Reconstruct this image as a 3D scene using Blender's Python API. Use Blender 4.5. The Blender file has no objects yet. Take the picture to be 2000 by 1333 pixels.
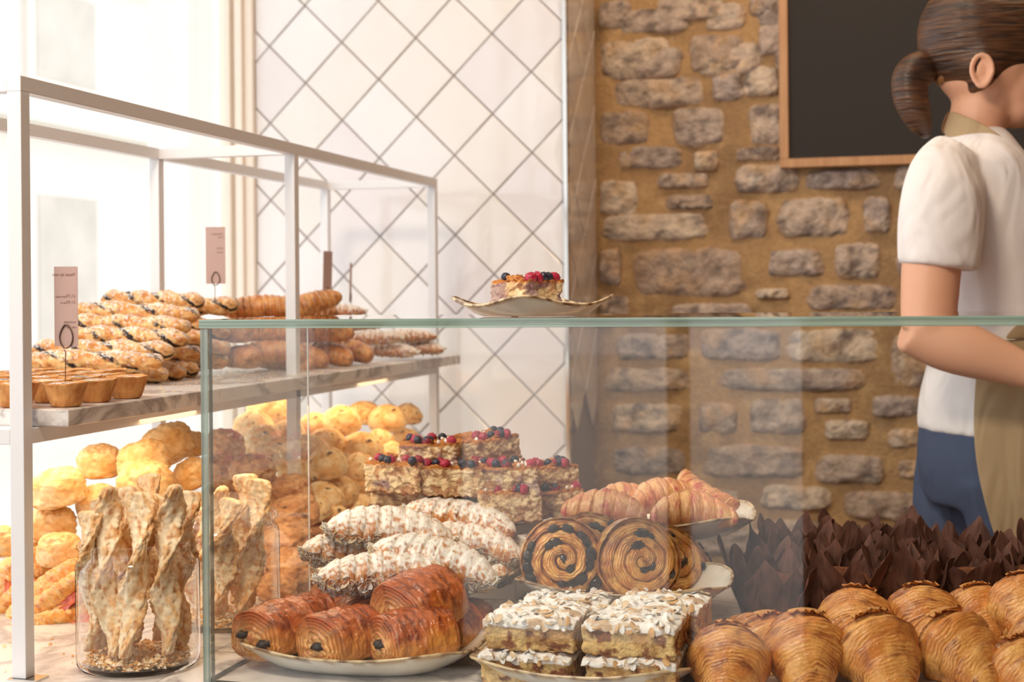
import bpy, math, random
import numpy as np
from mathutils import Vector, Matrix, Euler
random.seed(7); RNG = np.random.default_rng(7)
S = bpy.context.scene
COL = S.collection
PI = math.pi

# ---------------------------------------------------------------- camera
YAW = math.radians(14.8); ROLL = 0.009; FPX = 2850.0; HOR = 580.0
CAM = Vector((0.7627, -1.505, 0.4325))
FW = Vector((-math.sin(YAW), math.cos(YAW), 0)); RT0 = Vector((math.cos(YAW), math.sin(YAW), 0)); UP0 = Vector((0, 0, 1))
RT = RT0*math.cos(ROLL) - UP0*math.sin(ROLL); UP = UP0*math.cos(ROLL) + RT0*math.sin(ROLL)
cd = bpy.data.cameras.new('camera'); cam = bpy.data.objects.new('camera', cd); COL.objects.link(cam)
M = Matrix((( RT.x, UP.x, -FW.x, CAM.x), (RT.y, UP.y, -FW.y, CAM.y), (RT.z, UP.z, -FW.z, CAM.z), (0, 0, 0, 1)))
cam.matrix_world = M
cd.sensor_width = 36; cd.lens = FPX*36/2000; cd.shift_y = -(666.5-HOR)/2000; cd.clip_start = 0.05; cd.clip_end = 200
cd.dof.use_dof = True; cd.dof.focus_distance = 1.75; cd.dof.aperture_fstop = 6.3
S.camera = cam

# ---------------------------------------------------------------- world, lights, exposure
w = bpy.data.worlds.new('world'); S.world = w; w.use_nodes = True
w.node_tree.nodes['Background'].inputs[0].default_value = (0.93, 0.965, 1.0, 1)
w.node_tree.nodes['Background'].inputs[1].default_value = 2.1
S.view_settings.view_transform = 'Standard'; S.view_settings.look = 'None'
S.view_settings.exposure = 0.0; S.view_settings.gamma = 1.0; S.view_settings.use_curve_mapping = False
c = S.cycles
c.max_bounces = 9; c.diffuse_bounces = 4; c.glossy_bounces = 4; c.transmission_bounces = 6; c.transparent_max_bounces = 16
c.caustics_reflective = False; c.caustics_refractive = False; c.sample_clamp_indirect = 6; c.blur_glossy = 0.5
c.use_denoising = True

def area(name, loc, target, sx, sy, power, col, portal=False, spread=None):
    l = bpy.data.lights.new(name, 'AREA'); l.shape = 'RECTANGLE'; l.size = sx; l.size_y = sy; l.energy = power; l.color = col
    o = bpy.data.objects.new(name, l); COL.objects.link(o); o.location = loc
    o.rotation_euler = (Vector(target)-Vector(loc)).to_track_quat('-Z', 'Y').to_euler()
    if portal: l.cycles.is_portal = True
    if spread: l.spread = spread
    return o
# daylight enters by the shop window on the left and the shop front behind the camera
area('window_portal', (-0.84, -0.45, 1.0), (5, -0.45, 1.0), 4.0, 2.1, 1, (1, 1, 1), portal=True)
area('shopfront_portal', (-0.13, -3.29, 0.58), (-0.13, 5, 0.58), 1.2, 2.66, 1, (1, 1, 1), portal=True)
area('overhead_fill', (-0.05, -0.95, 1.85), (0.7, 0.30, 0.0), 0.6, 0.35, 30, (1.0, 0.82, 0.62))  # added unseen fill light, brightens the pastries from above the counter
area('wall_lamp', (0.9, 1.2, 1.95), (0.9, 2.1, 0.2), 1.4, 0.2, 10, (1.0, 0.72, 0.44))
area('shelf_lamp', (-0.30, 0.30, 0.268), (-0.28, 0.30, 0.0), 0.16, 0.62, 1.3, (1.0, 0.66, 0.36))
area('shelf_lamp', (-0.30, 1.10, 0.268), (-0.28, 1.10, 0.0), 0.16, 0.70, 1.4, (1.0, 0.66, 0.36))

# ---------------------------------------------------------------- helpers
def ray(px, py): return FW + RT*((px-1000)/FPX) + UP*((HOR-py)/FPX)
def at(px, py, D): return CAM + ray(px, py)*D
def onz(px, py, z): d = ray(px, py); return CAM + d*((z-CAM.z)/d.z)
def ony(px, py, y): d = ray(px, py); return CAM + d*((y-CAM.y)/d.y)
def cv(v): return RT0*v[0] + FW*v[1] + UP0*v[2]          # right, away, up  -> world vector
def lin(c):
    c = np.asarray(c, float)/255.0
    return np.where(c <= 0.04045, c/12.92, ((c+0.055)/1.055)**2.4)
def L3(*c): return tuple(lin(c))

_perm = np.random.default_rng(3).permutation(256); _perm = np.concatenate([_perm, _perm, _perm])
_g = np.random.default_rng(4).normal(size=(256, 3)); _g /= np.linalg.norm(_g, axis=1)[:, None]
def pn(p):
    i = np.floor(p).astype(int); f = p-i; i &= 255
    u = f*f*f*(f*(f*6-15)+10)
    def gr(dx, dy, dz):
        h = _perm[_perm[_perm[(i[:, 0]+dx) & 255]+((i[:, 1]+dy) & 255)]+((i[:, 2]+dz) & 255)]
        g = _g[h & 255]
        return g[:, 0]*(f[:, 0]-dx)+g[:, 1]*(f[:, 1]-dy)+g[:, 2]*(f[:, 2]-dz)
    lx = lambda a, b: a+(b-a)*u[:, 0]
    x00 = lx(gr(0, 0, 0), gr(1, 0, 0)); x10 = lx(gr(0, 1, 0), gr(1, 1, 0)); x01 = lx(gr(0, 0, 1), gr(1, 0, 1)); x11 = lx(gr(0, 1, 1), gr(1, 1, 1))
    y0 = x00+(x10-x00)*u[:, 1]; y1 = x01+(x11-x01)*u[:, 1]
    return (y0+(y1-y0)*u[:, 2])*1.6
def fbm(p, f=1.0, o=3, seed=0):
    p = np.asarray(p)*f+seed*17.31; r = 0; a = 1.0
    for k in range(o): r = r+a*pn(p*(2.03**k)+k*5.7); a *= 0.5
    return r
def mixc(a, b, t): t = np.clip(t, 0, 1)[..., None]; return np.asarray(a)*(1-t)+np.asarray(b)*t
def sm(a, b, x): t = np.clip((x-a)/(b-a), 0, 1); return t*t*(3-2*t)

def mesh_np(name, V, F, C=None, mat=None, smooth=True):
    """V (n,3), F list of arrays with quads (m,4) and/or tris (k,3)"""
    me = bpy.data.meshes.new(name)
    if not isinstance(F, list): F = [F]
    F = [np.asarray(f, int) for f in F if len(f)]
    nl = sum(f.size for f in F); npoly = sum(len(f) for f in F)
    me.vertices.add(len(V)); me.vertices.foreach_set('co', np.asarray(V, np.float32).ravel())
    me.loops.add(nl); me.loops.foreach_set('vertex_index', np.concatenate([f.ravel() for f in F]).astype(np.int32))
    st = []; k = 0
    for f in F: st.append(k+np.arange(len(f))*f.shape[1]); k += f.size
    me.polygons.add(npoly); me.polygons.foreach_set('loop_start', np.concatenate(st).astype(np.int32))
    me.polygons.foreach_set('use_smooth', np.full(npoly, smooth))
    me.update(calc_edges=True)
    if C is not None:
        a = me.color_attributes.new('Col', 'FLOAT_COLOR', 'POINT')
        a.data.foreach_set('color', np.concatenate([np.clip(C, 0, 1), np.ones((len(V), 1))], 1).astype(np.float32).ravel())
    if mat: me.materials.append(mat)
    me.validate()
    return me
def grid_faces(nu, nv, cu=False, cv_=True, off=0):
    iu = np.arange(nu if cu else nu-1); iv = np.arange(nv if cv_ else nv-1)
    a, b = np.meshgrid(iu, iv, indexing='ij'); a = a.ravel(); b = b.ravel(); a1 = (a+1) % nu; b1 = (b+1) % nv
    return np.stack([a*nv+b, a1*nv+b, a1*nv+b1, a*nv+b1], 1)+off
def O(name, me, parent=None, loc=None, mw=None, **kw):
    o = bpy.data.objects.new(name, me); COL.objects.link(o)
    if parent is not None: o.parent = parent
    if loc is not None: o.location = loc
    if mw is not None: o.matrix_world = mw
    for k, v in kw.items():
        if v is not None: o[k] = v
    return o
def tag(o, label=None, category=None, group=None, kind=None):
    for k, v in (('label', label), ('category', category), ('group', group), ('kind', kind)):
        if v: o[k] = v
    return o
def copy_tree(o, parent=None):
    c = o.copy(); COL.objects.link(c)
    if parent is not None: c.parent = parent
    for ch in list(o.children): copy_tree(ch, c)
    return c
def frame(loc, xdir=(1, 0, 0), up=(0, 0, 1), s=1.0, world=False):
    X = Vector(xdir) if world else cv(xdir); U = Vector(up) if world else cv(up)
    X.normalize(); Y = U.cross(X).normalized(); Z = X.cross(Y)
    s = (s, s, s) if isinstance(s, (int, float)) else s
    R = Matrix((X*s[0], Y*s[1], Z*s[2])).transposed().to_4x4(); R.translation = loc
    return R

class MB:                                    # small mesh builder: boxes, prisms, tubes
    def __init__(s): s.V = []; s.F = []
    def add(s, V, F): k = len(s.V); s.V += [tuple(v) for v in V]; s.F += [tuple(i+k for i in f) for f in F]; return s
    def box(s, a, b):
        (x0, y0, z0), (x1, y1, z1) = a, b
        return s.add([(x0,y0,z0),(x1,y0,z0),(x1,y1,z0),(x0,y1,z0),(x0,y0,z1),(x1,y0,z1),(x1,y1,z1),(x0,y1,z1)],
                     [(0,3,2,1),(4,5,6,7),(0,1,5,4),(1,2,6,5),(2,3,7,6),(3,0,4,7)])
    def prism(s, poly, d, o=(0,0,0), ax=((1,0,0),(0,0,1),(0,-1,0))):   # poly in (u,v), extruded along w by d
        n = len(poly); U, W, N = (np.array(a, float) for a in ax); o = np.array(o, float)
        V = [o+U*p[0]+W*p[1] for p in poly]+[o+U*p[0]+W*p[1]+N*d for p in poly]
        return s.add(V, [tuple(range(n))[::-1], tuple(range(n, 2*n))]+[(i, (i+1) % n, n+(i+1) % n, n+i) for i in range(n)])
    def tube(s, pts, r, n=8, closed=False):
        pts = [Vector(p) for p in pts]; rings = []; m = len(pts)
        ref = Vector((0.13, 0.31, 0.94))
        for i, p in enumerate(pts):
            if closed: t = (pts[(i+1) % m]-pts[i-1])
            else: t = pts[min(i+1, m-1)]-pts[max(i-1, 0)]
            t.normalize(); a = t.cross(ref).normalized(); b = t.cross(a)
            rr = r[i] if isinstance(r, (list, tuple)) else r
            rings.append([p+a*(rr*math.cos(2*PI*k/n))+b*(rr*math.sin(2*PI*k/n)) for k in range(n)])
        V = [v for q in rings for v in q]; F = []
        for i in range(m if closed else m-1):
            j = (i+1) % m
            F += [(i*n+k, i*n+(k+1) % n, j*n+(k+1) % n, j*n+k) for k in range(n)]
        if not closed: F += [tuple(range(n))[::-1], tuple((m-1)*n+k for k in range(n))]
        return s.add(V, F)
    def mesh(s, name, mat, smooth=False, bevel=0):
        me = bpy.data.meshes.new(name); me.from_pydata(s.V, [], s.F); me.materials.append(mat)
        if smooth: me.polygons.foreach_set('use_smooth', [True]*len(me.polygons))
        me.update(); return me
    def build(s, name, mat, parent=None, smooth=False, bevel=0, **kw):
        o = O(name, s.mesh(name, mat, smooth), parent, **kw)
        if bevel:
            m = o.modifiers.new('bevel', 'BEVEL'); m.width = bevel; m.segments = 2; m.limit_method = 'ANGLE'
        return o
def empty(name, loc=(0,0,0), **kw):
    o = bpy.data.objects.new(name, None); COL.objects.link(o); o.location = loc; o.empty_display_size = 0.02
    for k, v in kw.items():
        if v: o[k] = v
    return o

# ---------------------------------------------------------------- materials
def nt(name):
    m = bpy.data.materials.new(name); m.use_nodes = True; t = m.node_tree; return m, t, t.nodes['Principled BSDF'], t.nodes['Material Output']
def node(t, ty, **kw):
    n = t.nodes.new(ty)
    for k, v in kw.items():
        if k.startswith('_'): setattr(n, k[1:], v)
        else: n.inputs[k].default_value = v
    return n
def simple(name, col, rough=0.5, metal=0.0, var=0.06, scale=12, bump=0.0, bscale=80, spec=0.5, coat=0.0, emit=None):
    m, t, b, o = nt(name)
    tc = node(t, 'ShaderNodeTexCoord'); n = node(t, 'ShaderNodeTexNoise', Scale=scale, Detail=4.0)
    t.links.new(tc.outputs['Object'], n.inputs['Vector'])
    mx = node(t, 'ShaderNodeMix', _data_type='RGBA'); cl = np.array(L3(*col))
    mx.inputs[6].default_value = (*np.clip(cl*(1-var), 0, 1), 1); mx.inputs[7].default_value = (*np.clip(cl*(1+var), 0, 1), 1)
    t.links.new(n.outputs['Fac'], mx.inputs[0]); t.links.new(mx.outputs[2], b.inputs['Base Color'])
    b.inputs['Roughness'].default_value = rough; b.inputs['Metallic'].default_value = metal
    b.inputs['Specular IOR Level'].default_value = spec; b.inputs['Coat Weight'].default_value = coat
    if bump:
        n2 = node(t, 'ShaderNodeTexNoise', Scale=bscale, Detail=5.0); t.links.new(tc.outputs['Object'], n2.inputs['Vector'])
        bp = node(t, 'ShaderNodeBump', Strength=bump, Distance=0.01); t.links.new(n2.outputs['Fac'], bp.inputs['Height']); t.links.new(bp.outputs[0], b.inputs['Normal'])
    if emit:
        b.inputs['Emission Color'].default_value = (*L3(*emit[0]), 1); b.inputs['Emission Strength'].default_value = emit[1]
    return m
def attrmat(name, rough=0.5, spec=0.4, coat=0.0, bump=0.3, bscale=300, bdist=0.002, sss=0.0, var=0.12, vscale=160):
    m, t, b, o = nt(name)
    a = node(t, 'ShaderNodeAttribute', _attribute_name='Col')
    tc = node(t, 'ShaderNodeTexCoord'); n = node(t, 'ShaderNodeTexNoise', Scale=vscale, Detail=4.0, Roughness=0.65)
    t.links.new(tc.outputs['Object'], n.inputs['Vector'])
    mr = node(t, 'ShaderNodeMapRange'); mr.inputs['From Min'].default_value = 0.3; mr.inputs['From Max'].default_value = 0.7
    mr.inputs['To Min'].default_value = 1-var; mr.inputs['To Max'].default_value = 1+var
    t.links.new(n.outputs['Fac'], mr.inputs['Value'])
    vm = node(t, 'ShaderNodeVectorMath', _operation='SCALE'); t.links.new(a.outputs['Color'], vm.inputs[0]); t.links.new(mr.outputs[0], vm.inputs['Scale'])
    t.links.new(vm.outputs[0], b.inputs['Base Color'])
    b.inputs['Roughness'].default_value = rough; b.inputs['Specular IOR Level'].default_value = spec; b.inputs['Coat Weight'].default_value = coat; b.inputs['Coat Roughness'].default_value = 0.25
    if sss: b.inputs['Subsurface Weight'].default_value = sss; b.inputs['Subsurface Scale'].default_value = 0.004
    if bump:
        n2 = node(t, 'ShaderNodeTexNoise', Scale=bscale, Detail=3.0); t.links.new(tc.outputs['Object'], n2.inputs['Vector'])
        bp = node(t, 'ShaderNodeBump', Strength=bump, Distance=bdist); t.links.new(n2.outputs['Fac'], bp.inputs['Height']); t.links.new(bp.outputs[0], b.inputs['Normal'])
    return m
def glassy(name, tint, ior=1.45, trans=1.0, rough=0.0, gain=1.0):
    """architectural glass: clear transmission plus Fresnel reflection"""
    m, t, b, o = nt(name); t.nodes.remove(b)
    tr = node(t, 'ShaderNodeBsdfTransparent'); tr.inputs[0].default_value = (*tint, 1)
    gl = node(t, 'ShaderNodeBsdfGlossy'); gl.inputs['Roughness'].default_value = rough; gl.inputs[0].default_value = (1, 1, 1, 1)
    fr = node(t, 'ShaderNodeFresnel', IOR=ior); ma = node(t, 'ShaderNodeMath', _operation='MULTIPLY'); ma.inputs[1].default_value = gain; ma.use_clamp = True
    ge = node(t, 'ShaderNodeNewGeometry'); sb = node(t, 'ShaderNodeMath', _operation='SUBTRACT'); sb.inputs[0].default_value = 1.0; t.links.new(ge.outputs['Backfacing'], sb.inputs[1])
    m2 = node(t, 'ShaderNodeMath', _operation='MULTIPLY'); t.links.new(fr.outputs[0], m2.inputs[0]); t.links.new(sb.outputs[0], m2.inputs[1])
    t.links.new(m2.outputs[0], ma.inputs[0])
    mx = node(t, 'ShaderNodeMixShader'); t.links.new(ma.outputs[0], mx.inputs[0]); t.links.new(tr.outputs[0], mx.inputs[1]); t.links.new(gl.outputs[0], mx.inputs[2])
    t.links.new(mx.outputs[0], o.inputs[0]); return m
def marble(name, base=(236, 231, 228), vein=(168, 160, 158), rough=0.25):
    m, t, b, o = nt(name)
    tc = node(t, 'ShaderNodeTexCoord'); n = node(t, 'ShaderNodeTexNoise', Scale=3.0, Detail=8.0, Roughness=0.6, Distortion=1.2)
    t.links.new(tc.outputs['Object'], n.inputs['Vector'])
    ab = node(t, 'ShaderNodeMath', _operation='SUBTRACT'); ab.inputs[1].default_value = 0.5; t.links.new(n.outputs['Fac'], ab.inputs[0])
    a2 = node(t, 'ShaderNodeMath', _operation='ABSOLUTE'); t.links.new(ab.outputs[0], a2.inputs[0])
    r = node(t, 'ShaderNodeValToRGB'); r.color_ramp.elements[0].position = 0.0; r.color_ramp.elements[1].position = 0.05
    r.color_ramp.elements[0].color = (*L3(*vein), 1); r.color_ramp.elements[1].color = (*L3(*base), 1)
    t.links.new(a2.outputs[0], r.inputs[0]); t.links.new(r.outputs[0], b.inputs['Base Color']); b.inputs['Roughness'].default_value = rough
    return m
def wood(name, a, b_, scale=6, rough=0.5, axis=(1, 1, 12)):
    m, t, b, o = nt(name)
    tc = node(t, 'ShaderNodeTexCoord'); mp = node(t, 'ShaderNodeMapping'); mp.inputs['Scale'].default_value = axis
    n = node(t, 'ShaderNodeTexNoise', Scale=scale, Detail=6.0); t.links.new(tc.outputs['Object'], mp.inputs[0]); t.links.new(mp.outputs[0], n.inputs['Vector'])
    r = node(t, 'ShaderNodeValToRGB'); r.color_ramp.elements[0].position = 0.3; r.color_ramp.elements[1].position = 0.7
    r.color_ramp.elements[0].color = (*L3(*a), 1); r.color_ramp.elements[1].color = (*L3(*b_), 1)
    t.links.new(n.outputs['Fac'], r.inputs[0]); t.links.new(r.outputs[0], b.inputs['Base Color']); b.inputs['Roughness'].default_value = rough
    return m

MT = dict(
    croissant=attrmat('croissant_crust', rough=0.36, spec=0.5, coat=0.25, bump=0.5, bscale=300, bdist=0.002, var=.14, vscale=120),
    glazed=attrmat('glazed_crust', rough=0.26, spec=0.5, coat=0.5, bump=0.75, bscale=130, bdist=0.0045, var=.16, vscale=90),
    matte=attrmat('baked_dough', rough=0.7, spec=0.25, bump=0.35, bscale=260, bdist=0.002, var=0.1),
    crumb=attrmat('crumb', rough=0.85, spec=0.15, bump=0.8, bscale=380, bdist=0.003, var=0.2, vscale=260),
    sugar=attrmat('icing_sugar', rough=0.9, spec=0.1, bump=0.5, bscale=500, bdist=0.001, var=0.05),
    berry=attrmat('berry', rough=0.35, spec=0.5, bump=0.2, bscale=600, bdist=0.0005, var=0.1),
    ceramic=attrmat('ceramic', rough=0.12, spec=0.5, coat=0.3, bump=0.03, bscale=60, var=0.03, vscale=90),
    paper=attrmat('brown_paper', rough=0.65, spec=0.2, bump=0.25, bscale=140, bdist=0.001, var=0.12, vscale=60),
    stone=attrmat('rough_stone', rough=0.9, spec=0.15, bump=0.9, bscale=90, bdist=0.008, var=0.28, vscale=45),
    tile=attrmat('glazed_tile', rough=0.13, spec=0.55, bump=0.12, bscale=14, bdist=0.012, var=0.03, vscale=20),
    skin=attrmat('skin', rough=0.5, spec=0.35, bump=0.05, bscale=300, sss=0.15, var=0.03, vscale=30),
    choc=simple('dark_chocolate', (38, 26, 24), 0.35, var=0.3, scale=300, bump=0.3, bscale=400),
    raisin=simple('raisin_skin', (44, 28, 28), 0.25, var=0.4, scale=300, bump=1.0, bscale=260, coat=0.5),
    white_metal=simple('white_powder_coated_metal', (238, 238, 242), 0.45, var=0.01),
    chrome=simple('chrome', (215, 212, 208), 0.12, metal=1.0, var=0.02),
    wire=simple('steel_wire', (128, 104, 92), 0.35, metal=0.6, var=0.1),
    card=simple('printed_card', (204, 174, 168), 0.8, var=0.02),
    ink=simple('faded_ink', (168, 136, 130), 0.9, var=0.02),
    marble=marble('marble_slab'), marble_c=marble('marble_counter', (232, 226, 222), (178, 172, 172), 0.3),
    plaster=simple('white_plaster', (244, 242, 240), 0.8, var=0.01, bump=0.1, bscale=40),
    tanwall=simple('warm_tan_wall', (158, 120, 88), 0.8, var=0.04),
    trimwhite=simple('cream_painted_wood', (243, 232, 220), 0.5, var=0.02),
    floor=simple('floor_boards', (112, 82, 60), 0.7, var=0.1, scale=4),
    grout=simple('grout', (160, 146, 140), 0.9, var=0.05),
    mortar=simple('sand_mortar', (168, 128, 84), 0.95, var=0.22, scale=9, bump=1.0, bscale=55),
    board=simple('blackboard_slate', (38, 33, 32), 0.75, var=0.12, scale=3),
    oak=wood('oak_frame', (176, 128, 88), (203, 156, 112), 5, 0.5, (12, 12, 1)),
    traywood=wood('tray_wood', (150, 122, 84), (182, 152, 108), 5, 0.35, (2, 12, 2)),
    glass=glassy('clear_glass', (0.985, 0.995, 0.99), 1.45, gain=1.6),
    jar_glass=glassy('jar_glass', (0.985, 0.985, 0.98), 1.5, gain=1.7),
    winglass=glassy('window_glass', (0.99, 1.0, 0.995), 1.35),
    street=simple('pale_facade', (226, 220, 212), 0.9, var=0.05, scale=1.0),
    streetdark=simple('facade_window', (196, 186, 176), 0.5, var=0.3, scale=2.0),
    riser=simple('white_riser', (225, 220, 216), 0.35, var=0.02),
)
def edgeglass(name, col, rough=0.08, sc=(1.5, 1.5, 260)):
    m, t, b, o = nt(name)
    tr = node(t, 'ShaderNodeBsdfTransparent'); tr.inputs[0].default_value = (*col, 1)
    b.inputs['Base Color'].default_value = (*col, 1); b.inputs['Roughness'].default_value = rough; b.inputs['Coat Weight'].default_value = 0.6
    mx = node(t, 'ShaderNodeMixShader'); mx.inputs[0].default_value = 0.72
    tc = node(t, 'ShaderNodeTexCoord'); mp = node(t, 'ShaderNodeMapping'); mp.inputs['Scale'].default_value = sc
    n = node(t, 'ShaderNodeTexNoise', Scale=1.0, Detail=2.0); t.links.new(tc.outputs['Object'], mp.inputs[0]); t.links.new(mp.outputs[0], n.inputs['Vector'])
    r = node(t, 'ShaderNodeValToRGB'); r.color_ramp.elements[0].position = 0.35; r.color_ramp.elements[1].position = 0.62
    r.color_ramp.elements[0].color = (*[q*0.55 for q in col], 1); r.color_ramp.elements[1].color = (*[min(1, q*1.5) for q in col], 1)
    t.links.new(n.outputs['Fac'], r.inputs[0]); t.links.new(r.outputs[0], b.inputs['Base Color'])
    t.links.new(tr.outputs[0], mx.inputs[1]); t.links.new(b.outputs[0], mx.inputs[2]); t.links.new(mx.outputs[0], o.inputs[0]); return m
MT['glass_edge'] = edgeglass('green_glass_edge', L3(150, 172, 160))
MT['glass_edge_v'] = edgeglass('grey_green_glass_edge', L3(138, 150, 142), sc=(300, 300, 1.5))
# ================================================================ the setting
def st(name, mb, mat, **kw): return mb.build(name, mat, kind='structure', **kw)
st('floor', MB().box((-0.9, -3.4, -0.80), (3.1, 2.3, -0.75)), MT['floor'])
st('ceiling', MB().box((-1.0, -3.4, 2.05), (3.1, 2.3, 2.12)), MT['plaster'])
st('wall_right', MB().box((3.0, -3.4, -0.75), (3.1, 2.3, 2.05)), MT['tanwall'])
b = MB().box((-0.9, -3.4, -0.75), (-0.72, -3.3, 2.05)).box((0.46, -3.4, -0.75), (3.0, -3.3, 2.05)).box((-0.72, -3.4, 1.9), (0.46, -3.3, 2.05)).box((0.02, -3.36, -0.75), (0.09, -3.30, 1.9))
st('wall_front', b, MT['tanwall'])
b = MB().box((-0.90, -3.3, -0.75), (-0.80, 1.66, -0.05)).box((-0.90, -3.3, -0.05), (-0.80, -2.5, 2.05)).box((-0.90, -2.5, 1.98), (-0.80, 1.66, 2.05))
st('wall_left', b, MT['plaster'])

# --- window: moulded frame, glass
win = empty('window_1', (0, 0, 0), kind='structure')
X0, Y0 = -0.805, 1.66
for i, (xa, xb, yb) in enumerate([(-0.806, -0.790, 1.700), (-0.790, -0.772, 1.688), (-0.772, -0.760, 1.704), (-0.760, -0.742, 1.690), (-0.742, -0.719, 1.700)]):
    MB().box((xa, yb, -0.05), (xb, 1.72, 2.05)).build('window_moulding', MT['trimwhite'], win, bevel=0.0025)
MB().box((-0.83, -2.5, -0.05), (-0.80, 1.70, -0.005)).build('window_sill', MT['trimwhite'], win)
for y in (-2.5, -1.2): MB().box((-0.835, y, -0.005), (-0.80, y+0.06, 1.98)).build('window_mullion', MT['trimwhite'], win, bevel=0.004)
for ya, yb in ((-2.44, -1.2), (-1.14, 1.70)): MB().box((-0.822, ya, -0.005), (-0.814, yb, 1.98)).build('window_pane', MT['winglass'], win)
st('wall_outside_pier', MB().box((-1.03, 1.76, -0.75), (-0.82, 2.2, 3.0)), MT['plaster'])
pier = MB().box((-0.90, 1.72, -0.75), (-0.72, 2.2, 2.05)); st('wall_window_end', pier, MT['plaster'])

# --- street outside (far, overexposed)
st('ground_outside', MB().box((-30, -30, -0.95), (-0.9, 60, -0.85)).box((-0.9, -30, -0.95), (12, -3.42, -0.85)), MT['street'])
hs = empty('house', (-6.0, 3, -0.85)); tag(hs, 'pale sunlit townhouse facade with cornices across the street outside', 'building')
def hp(name, a, b, mat): o = MB().box(tuple(Vector(a)-Vector((-6, 3, -0.85))), tuple(Vector(b)-Vector((-6, 3, -0.85)))).build(name, mat, hs); return o
hp('wall', (-8, 3, -0.85), (-6, 34, 11), MT['street'])
for z in (1.85, 3.3, 5.6): hp('cornice', (-6, 3, z), (-5.72, 34, z+0.16), MT['street'])
for k in range(9):
    for z, h in ((-0.1, 1.5), (2.15, 0.95), (3.8, 1.4)):
        f = hp('window_frame', (-6, 4.2+k*2.3, z), (-5.94, 5.3+k*2.3, z+h), MT['street'])
        MB().box((0.061, 4.3+k*2.3-3, z+0.1+0.85), (0.07, 5.2+k*2.3-3, z+h-0.1+0.85)).build('pane', MT['streetdark'], f)
def blob(prof, n=14, sx=1.0, sy=1.0):      # lathe profile [(z, r)]
    V = []; F = []
    for z, r in prof:
        for k in range(n): V.append((r*sx*math.cos(2*PI*k/n), r*sy*math.sin(2*PI*k/n), z))
    for i in range(len(prof)-1):
        for k in range(n): F.append((i*n+k, i*n+(k+1) % n, (i+1)*n+(k+1) % n, (i+1)*n+k))
    F += [tuple(range(n))[::-1], tuple((len(prof)-1)*n+k for k in range(n))]
    m = MB(); m.V = V; m.F = F; return m
coatm = simple('dark_street_coat', (70, 66, 74), 0.9); headm = simple('far_hair', (60, 48, 42), 0.8)
for i, (px, dd, lab) in enumerate([(206, 24, 'distant pedestrian in a hooded coat outside the window, left of two'), (256, 26, 'distant pedestrian in a dark coat outside the window, right of two')]):
    p = at(px, 586, dd); r = empty('person', (p.x, p.y, -0.85)); tag(r, lab, 'person', 'pedestrians in the street')
    blob([(0, .07), (.1, .1), (.75, .16), (.95, .17), (1.25, .2), (1.38, .17), (1.42, .07)], sx=1, sy=.7).build('coat', coatm, r, smooth=True)
    blob([(1.36, .05), (1.43, .07), (1.5, .1), (1.58, .105), (1.65, .08), (1.68, .02)]).build('head', headm, r, smooth=True)

# --- counter
st('trim_1', MB().box((-0.052, -0.12, -0.03), (0.010, 1.705, 0.0)), MT['marble'], bevel=0.001)
ct = empty('marble_counter', (0, 0, -0.75)); tag(ct, 'long white marble counter under the rack, plates and croissants', 'counter')
def cp(name, a, b, mat, bv=0): return MB().box((a[0], a[1], a[2]+0.75), (b[0], b[1], b[2]+0.75)).build(name, mat, ct, bevel=bv)
cp('worktop', (-0.797, -0.12, -0.03), (-0.053, 1.695, 0.0), MT['marble_c'], 0.001); cp('worktop', (0.011, -0.12, -0.03), (2.1, 0.70, 0.0), MT['marble_c'], 0.001)
cp('cabinet', (-0.79, -0.06, -0.75), (2.08, 0.66, -0.03), MT['riser']); cp('cabinet', (-0.79, 0.66, -0.75), (0.0, 1.69, -0.03), MT['riser'])

# --- tiled wall: every glazed tile is a slab of its own
YT = 1.712
wb = MB().box((-0.72, YT+0.012, -0.75), (0.033, 2.3, 2.05)).build('wall_back', MT['grout'], kind='structure')
def clip(poly, xa, xb, za, zb):
    def cut(P, ax, lim, sgn):
        R = []
        for i in range(len(P)):
            a, b = P[i], P[(i+1) % len(P)]; da = sgn*(a[ax]-lim); db = sgn*(b[ax]-lim)
            if da >= 0: R.append(a)
            if da*db < 0: t = da/(da-db); R.append((a[0]+(b[0]-a[0])*t, a[1]+(b[1]-a[1])*t))
        return R
    for ax, lim, s in ((0, xa, 1), (0, xb, -1), (1, za, 1), (1, zb, -1)):
        poly = cut(poly, ax, lim, s)
        if len(poly) < 3: return []
    return poly
tiles = [simple('glazed_tile_%s' % n, c, 0.1, var=0.035, scale=7, bump=0.35, bscale=9, coat=0.6) for n, c in (('white', (237, 233, 234)), ('cream', (235, 229, 226)), ('pink', (231, 225, 227)))]
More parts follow.
